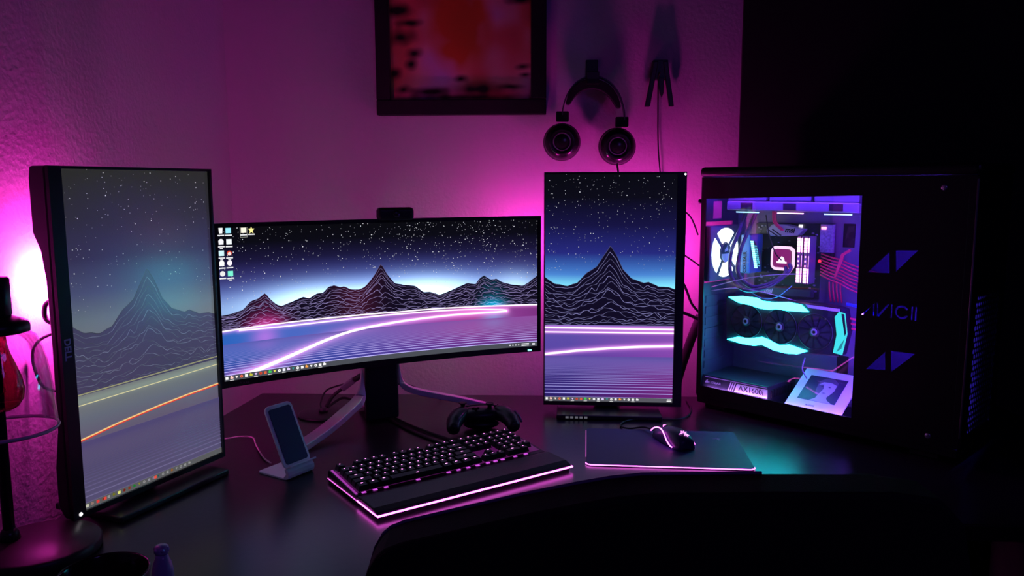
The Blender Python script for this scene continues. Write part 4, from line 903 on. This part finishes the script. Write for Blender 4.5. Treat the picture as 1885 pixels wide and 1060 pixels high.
# heat sink near the rear ports and the cyan lit grille beside it
rd = obj('heat_sink', MB().box(.060, .088, .100, .168, .362, .466), mat('heat_sink_blue', (.08, .25, .45), .4), PC, bevel=.003)
text('heat_sink_lettering', 'CORSAIR', .014, M_black, rd, plane_mtx((.074, .0995, .392), (0, 0, 1), (-1, 0, 0)), bold=.0004)
gs = obj('lit_grille', MB().prism([(.0877, .4521), (.098, .450), (.1154, .4207), (.1184, .391), (.108, .379), (.1026, .3777)], lambda x, z: (x, .1000, z), lambda x, z: (x, .1040, z)), mat('grille_black', (.02, .05, .08), .4), PC)
for q in range(14):
    z = .448-.0052*q; x = .0890+.00108*q
    obj('light_bead', MB().box(x, x+.008, .0985, .1002, z-.002, z+.002), emis('bead_cyan', (.2, .95, 1.), 4.), gs)
    if 1 < q < 13:
        for w_ in (1, 2): obj('light_bead', MB().box(x+.008+w_*.0038-.001, x+.0095+w_*.0038-.001, .0985, .1002, z-.0015, z+.0005), emis('bead_cyan_small', (.15, .8, .9), 2.), gs)
# tubes
M_tube = mat('tube_sleeve', (.06, .05, .09), .35)
for P_, r_ in (([(.075, .10, .535), (.070, .075, .48), (.058, .055, .42), (.066, .045, .36), (.105, .050, .325), (.155, .085, .335), (.190, .122, .375), (.185, .132, .392)], .0055),
               ([(.105, .10, .535), (.090, .085, .48), (.078, .065, .42), (.082, .055, .365), (.115, .062, .334), (.150, .090, .340), (.178, .120, .365), (.175, .132, .384)], .0055)):
    obj('coolant_tube', MB().tube(smooth_pts(P_, 7), r_, 12), M_tube, PC)
obj('wire', MB().tube(smooth_pts([(.015, .03, .325), (.09, .04, .350), (.17, .06, .368), (.25, .10, .374)], 6), .0012, 6), mat('wire_pink', (.6, .3, .5), .4), PC)
obj('wire', MB().tube(smooth_pts([(.015, .03, .315), (.08, .04, .328), (.15, .06, .322), (.22, .11, .300)], 6), .0012, 6), mat('wire_pink', (.6, .3, .5), .4), PC)
obj('wire', MB().tube(smooth_pts([(.10, .06, .33), (.14, .07, .305), (.18, .08, .31), (.21, .10, .34)], 6), .0012, 6), mat('wire_cyan', (.2, .5, .7), .4), PC)
obj('wire', MB().tube(smooth_pts([(.13, .10, .52), (.135, .11, .47), (.150, .12, .42), (.165, .13, .40)], 6), .0016, 6), M_rub, PC)
obj('wire', MB().tube(smooth_pts([(.275, .055, .168), (.272, .05, .14), (.285, .05, .118)], 6), .0018, 6), mat('wire_lilac', (.4, .3, .55), .4), PC)
M_red = mat('red_sleeving', (.75, .03, .10), .5)
for k in range(3): obj('red_cable', MB().tube(smooth_pts([(.138+k*.004, .12, .53), (.137+k*.004, .13, .50), (.150+k*.003, .15, .478)], 6), .0020, 6), M_red, PC)
for k in range(8):
    z = .422-k*.0078; obj('red_cable', MB().tube(smooth_pts([(.256, .160, z), (.285, .150, z-.006-k*.0004), (.315, .148, z-.012-k*.0008), (.345, .152, z-.024-k*.0012), (.40, .170, z-.040-k*.0014)], 5), .0022, 6), M_red, PC)
for k in range(4): obj('red_cable', MB().tube(smooth_pts([(.284+k*.0095, .152, .352), (.284+k*.0095, .155, .33), (.285+k*.0095, .165, .300)], 4), .0022, 6), M_red, PC)
obj('red_cable_comb', MB().prism([(.300, .366), (.305, .366), (.324, .424), (.340, .434), (.337, .440), (.316, .426)], lambda x, z: (x, .140, z), lambda x, z: (x, .1445, z)), mat('comb_red', (.8, .05, .12), .4), PC)
for k in range(3): obj('card_power_cable', MB().tube(smooth_pts([(.350, .12, .270-k*.012), (.372, .12, .268-k*.012), (.40, .13, .258-k*.010), (.44, .15, .255-k*.01)], 5), .003, 6), M_red, PC)
obj('blue_cable', MB().tube(smooth_pts([(.345, .12, .305), (.38, .12, .300), (.42, .14, .28)], 5), .004, 6), mat('cable_blue', (.03, .10, .7), .4), PC)
obj('rear_mesh', MB().box(.028, .0285, .01, .05, .51, .555), mat('mesh_red', (.5, .05, .12), .5), PC)
# power supply in front of the floor
ps = obj('power_supply', MB().box(.006, .199, .016, .165, .0345, .0865), mat('psu_black', (.03, .03, .045), .35), PC, bevel=.002)
obj('trim_line', MB().box(.015, .1975, .0150, .0165, .0815, .0835), mat('psu_trim', (.7, .45, .7), .4), ps)
M_lab = mat('psu_label_white', (.85, .8, .88), .5)
obj('label_plate', MB().prism([(.1040, .0560), (.1115, .0785), (.1985, .0785), (.1985, .0560)], lambda x, z: (x, .0152, z), lambda x, z: (x, .0163, z)), M_lab, ps)
for k in range(3):
    x = .0860+k*.0063; obj('label_stripe', MB().prism([(x-.0015, .0565), (x+.0068, .0800), (x+.0098, .0800), (x+.0015, .0565)], lambda a, z: (a, .0152, z), lambda a, z: (a, .0163, z)), M_lab, ps)
text('model_lettering', 'AX1600i', .0200, M_black, ps, plane_mtx((.1525, .0149, .0680), (1, 0, 0), (0, 0, 1)), bold=.0001)
text('maker_lettering', 'CORSAIR', .0088, mat('lettering_grey', (.6, .6, .7), .4), ps, plane_mtx((.0460, .0152, .0690), (1, 0, 0), (0, 0, 1)))
obj('maker_logo', MB().prism([(.016, .0655), (.026, .0665), (.025, .0705), (.023, .070), (.0235, .076), (.021, .071), (.019, .0735), (.018, .070), (.016, .0695)], lambda x, z: (x, .0150, z), lambda x, z: (x, .0163, z)), mat('lettering_grey', (.6, .6, .7), .4), ps)
pp = MB()
for k in range(8): pp.box(.1995, .2035, .03+k*.015, .041+k*.015, .055, .075)
obj('socket_row', pp, M_black, ps)

# ------------------------------------------------------------------ square album sleeve standing inside the tower (world placed)
import_m = PC.matrix_basis
A_ = Matrix.Translation((.503, 2.119, 0)) @ Matrix.Rotation(R(-46), 4, 'Z')
o = A_ @ Vector((.2440, .014, .0420))
t = empty('album_sleeve', o, R(-46), 'square white sleeve with a dark portrait photo leaning inside the tower window', 'album sleeve')
LA = math.atan2(.0745, .121)
def sl(x, s, d=0): return (x, s*math.cos(LA)-d*math.sin(LA), .0+s*math.sin(LA)+d*math.cos(LA)+.003)
SZ = .145
obj('cover', MB().add([sl(0,0,0), sl(SZ,-.002,0), sl(SZ,SZ,0), sl(0,SZ,0), sl(0,0,.004), sl(SZ,-.002,.004), sl(SZ,SZ,.004), sl(0,SZ,.004)], [(0,3,2,1),(4,5,6,7),(0,1,5,4),(1,2,6,5),(2,3,7,6),(3,0,4,7)]), mat('sleeve_white', (.82, .82, .84), .3), t, bevel=.0005)
def flat(name, P, m_, d): return obj(name, MB().prism(P, lambda a, b: sl(a, b, d), lambda a, b: sl(a, b, d+.0002)), m_, t)
flat('portrait_photo', [(.022, .034), (.118, .034), (.118, .122), (.022, .122)], mat('photo_dark', (.05, .045, .09), .35), .0042)
skin = mat('photo_light', (.55, .5, .58), .35)
cxp = .077
flat('portrait_figure', [(cxp-.025, .0345), (cxp-.013, .045), (cxp-.012, .053), (cxp-.019, .060), (cxp-.023, .075), (cxp-.024, .092), (cxp-.018, .107), (cxp-.004, .114), (cxp+.012, .110), (cxp+.021, .098), (cxp+.022, .078), (cxp+.016, .062), (cxp+.012, .053), (cxp+.017, .044), (cxp+.032, .0345)], skin, .0044)
flat('portrait_hair', [(cxp-.025, .090), (cxp-.024, .106), (cxp-.012, .118), (cxp+.008, .119), (cxp+.022, .108), (cxp+.024, .088), (cxp+.020, .099), (cxp+.006, .105), (cxp-.014, .104)], mat('photo_mid', (.16, .12, .2), .4), .0046)
flat('portrait_shadow', [(cxp-.024, .092), (cxp-.010, .096), (cxp-.006, .080), (cxp-.010, .062), (cxp-.012, .053), (cxp-.019, .060), (cxp-.023, .075)], mat('photo_mid', (.16, .12, .2), .4), .0046)
for a, b in ((cxp-.012, .088), (cxp+.007, .088)): flat('portrait_eye', [(a-.004, b), (a, b+.002), (a+.004, b), (a, b-.0015)], mat('photo_dark', (.05, .045, .09), .35), .0048)
flat('portrait_mouth', [(cxp-.006, .066), (cxp, .0675), (cxp+.006, .066), (cxp, .0645)], mat('photo_mid', (.16, .12, .2), .4), .0048)
me = text_mesh('AVICII', .0085, extrude=.0001); me.transform(plane_mtx(sl(.062, .017, .0043), Vector(sl(1, 0))-Vector(sl(0, 0)), Vector(sl(0, 1))-Vector(sl(0, 0)))); me.materials.clear(); link('sleeve_lettering', me, M_black, t)
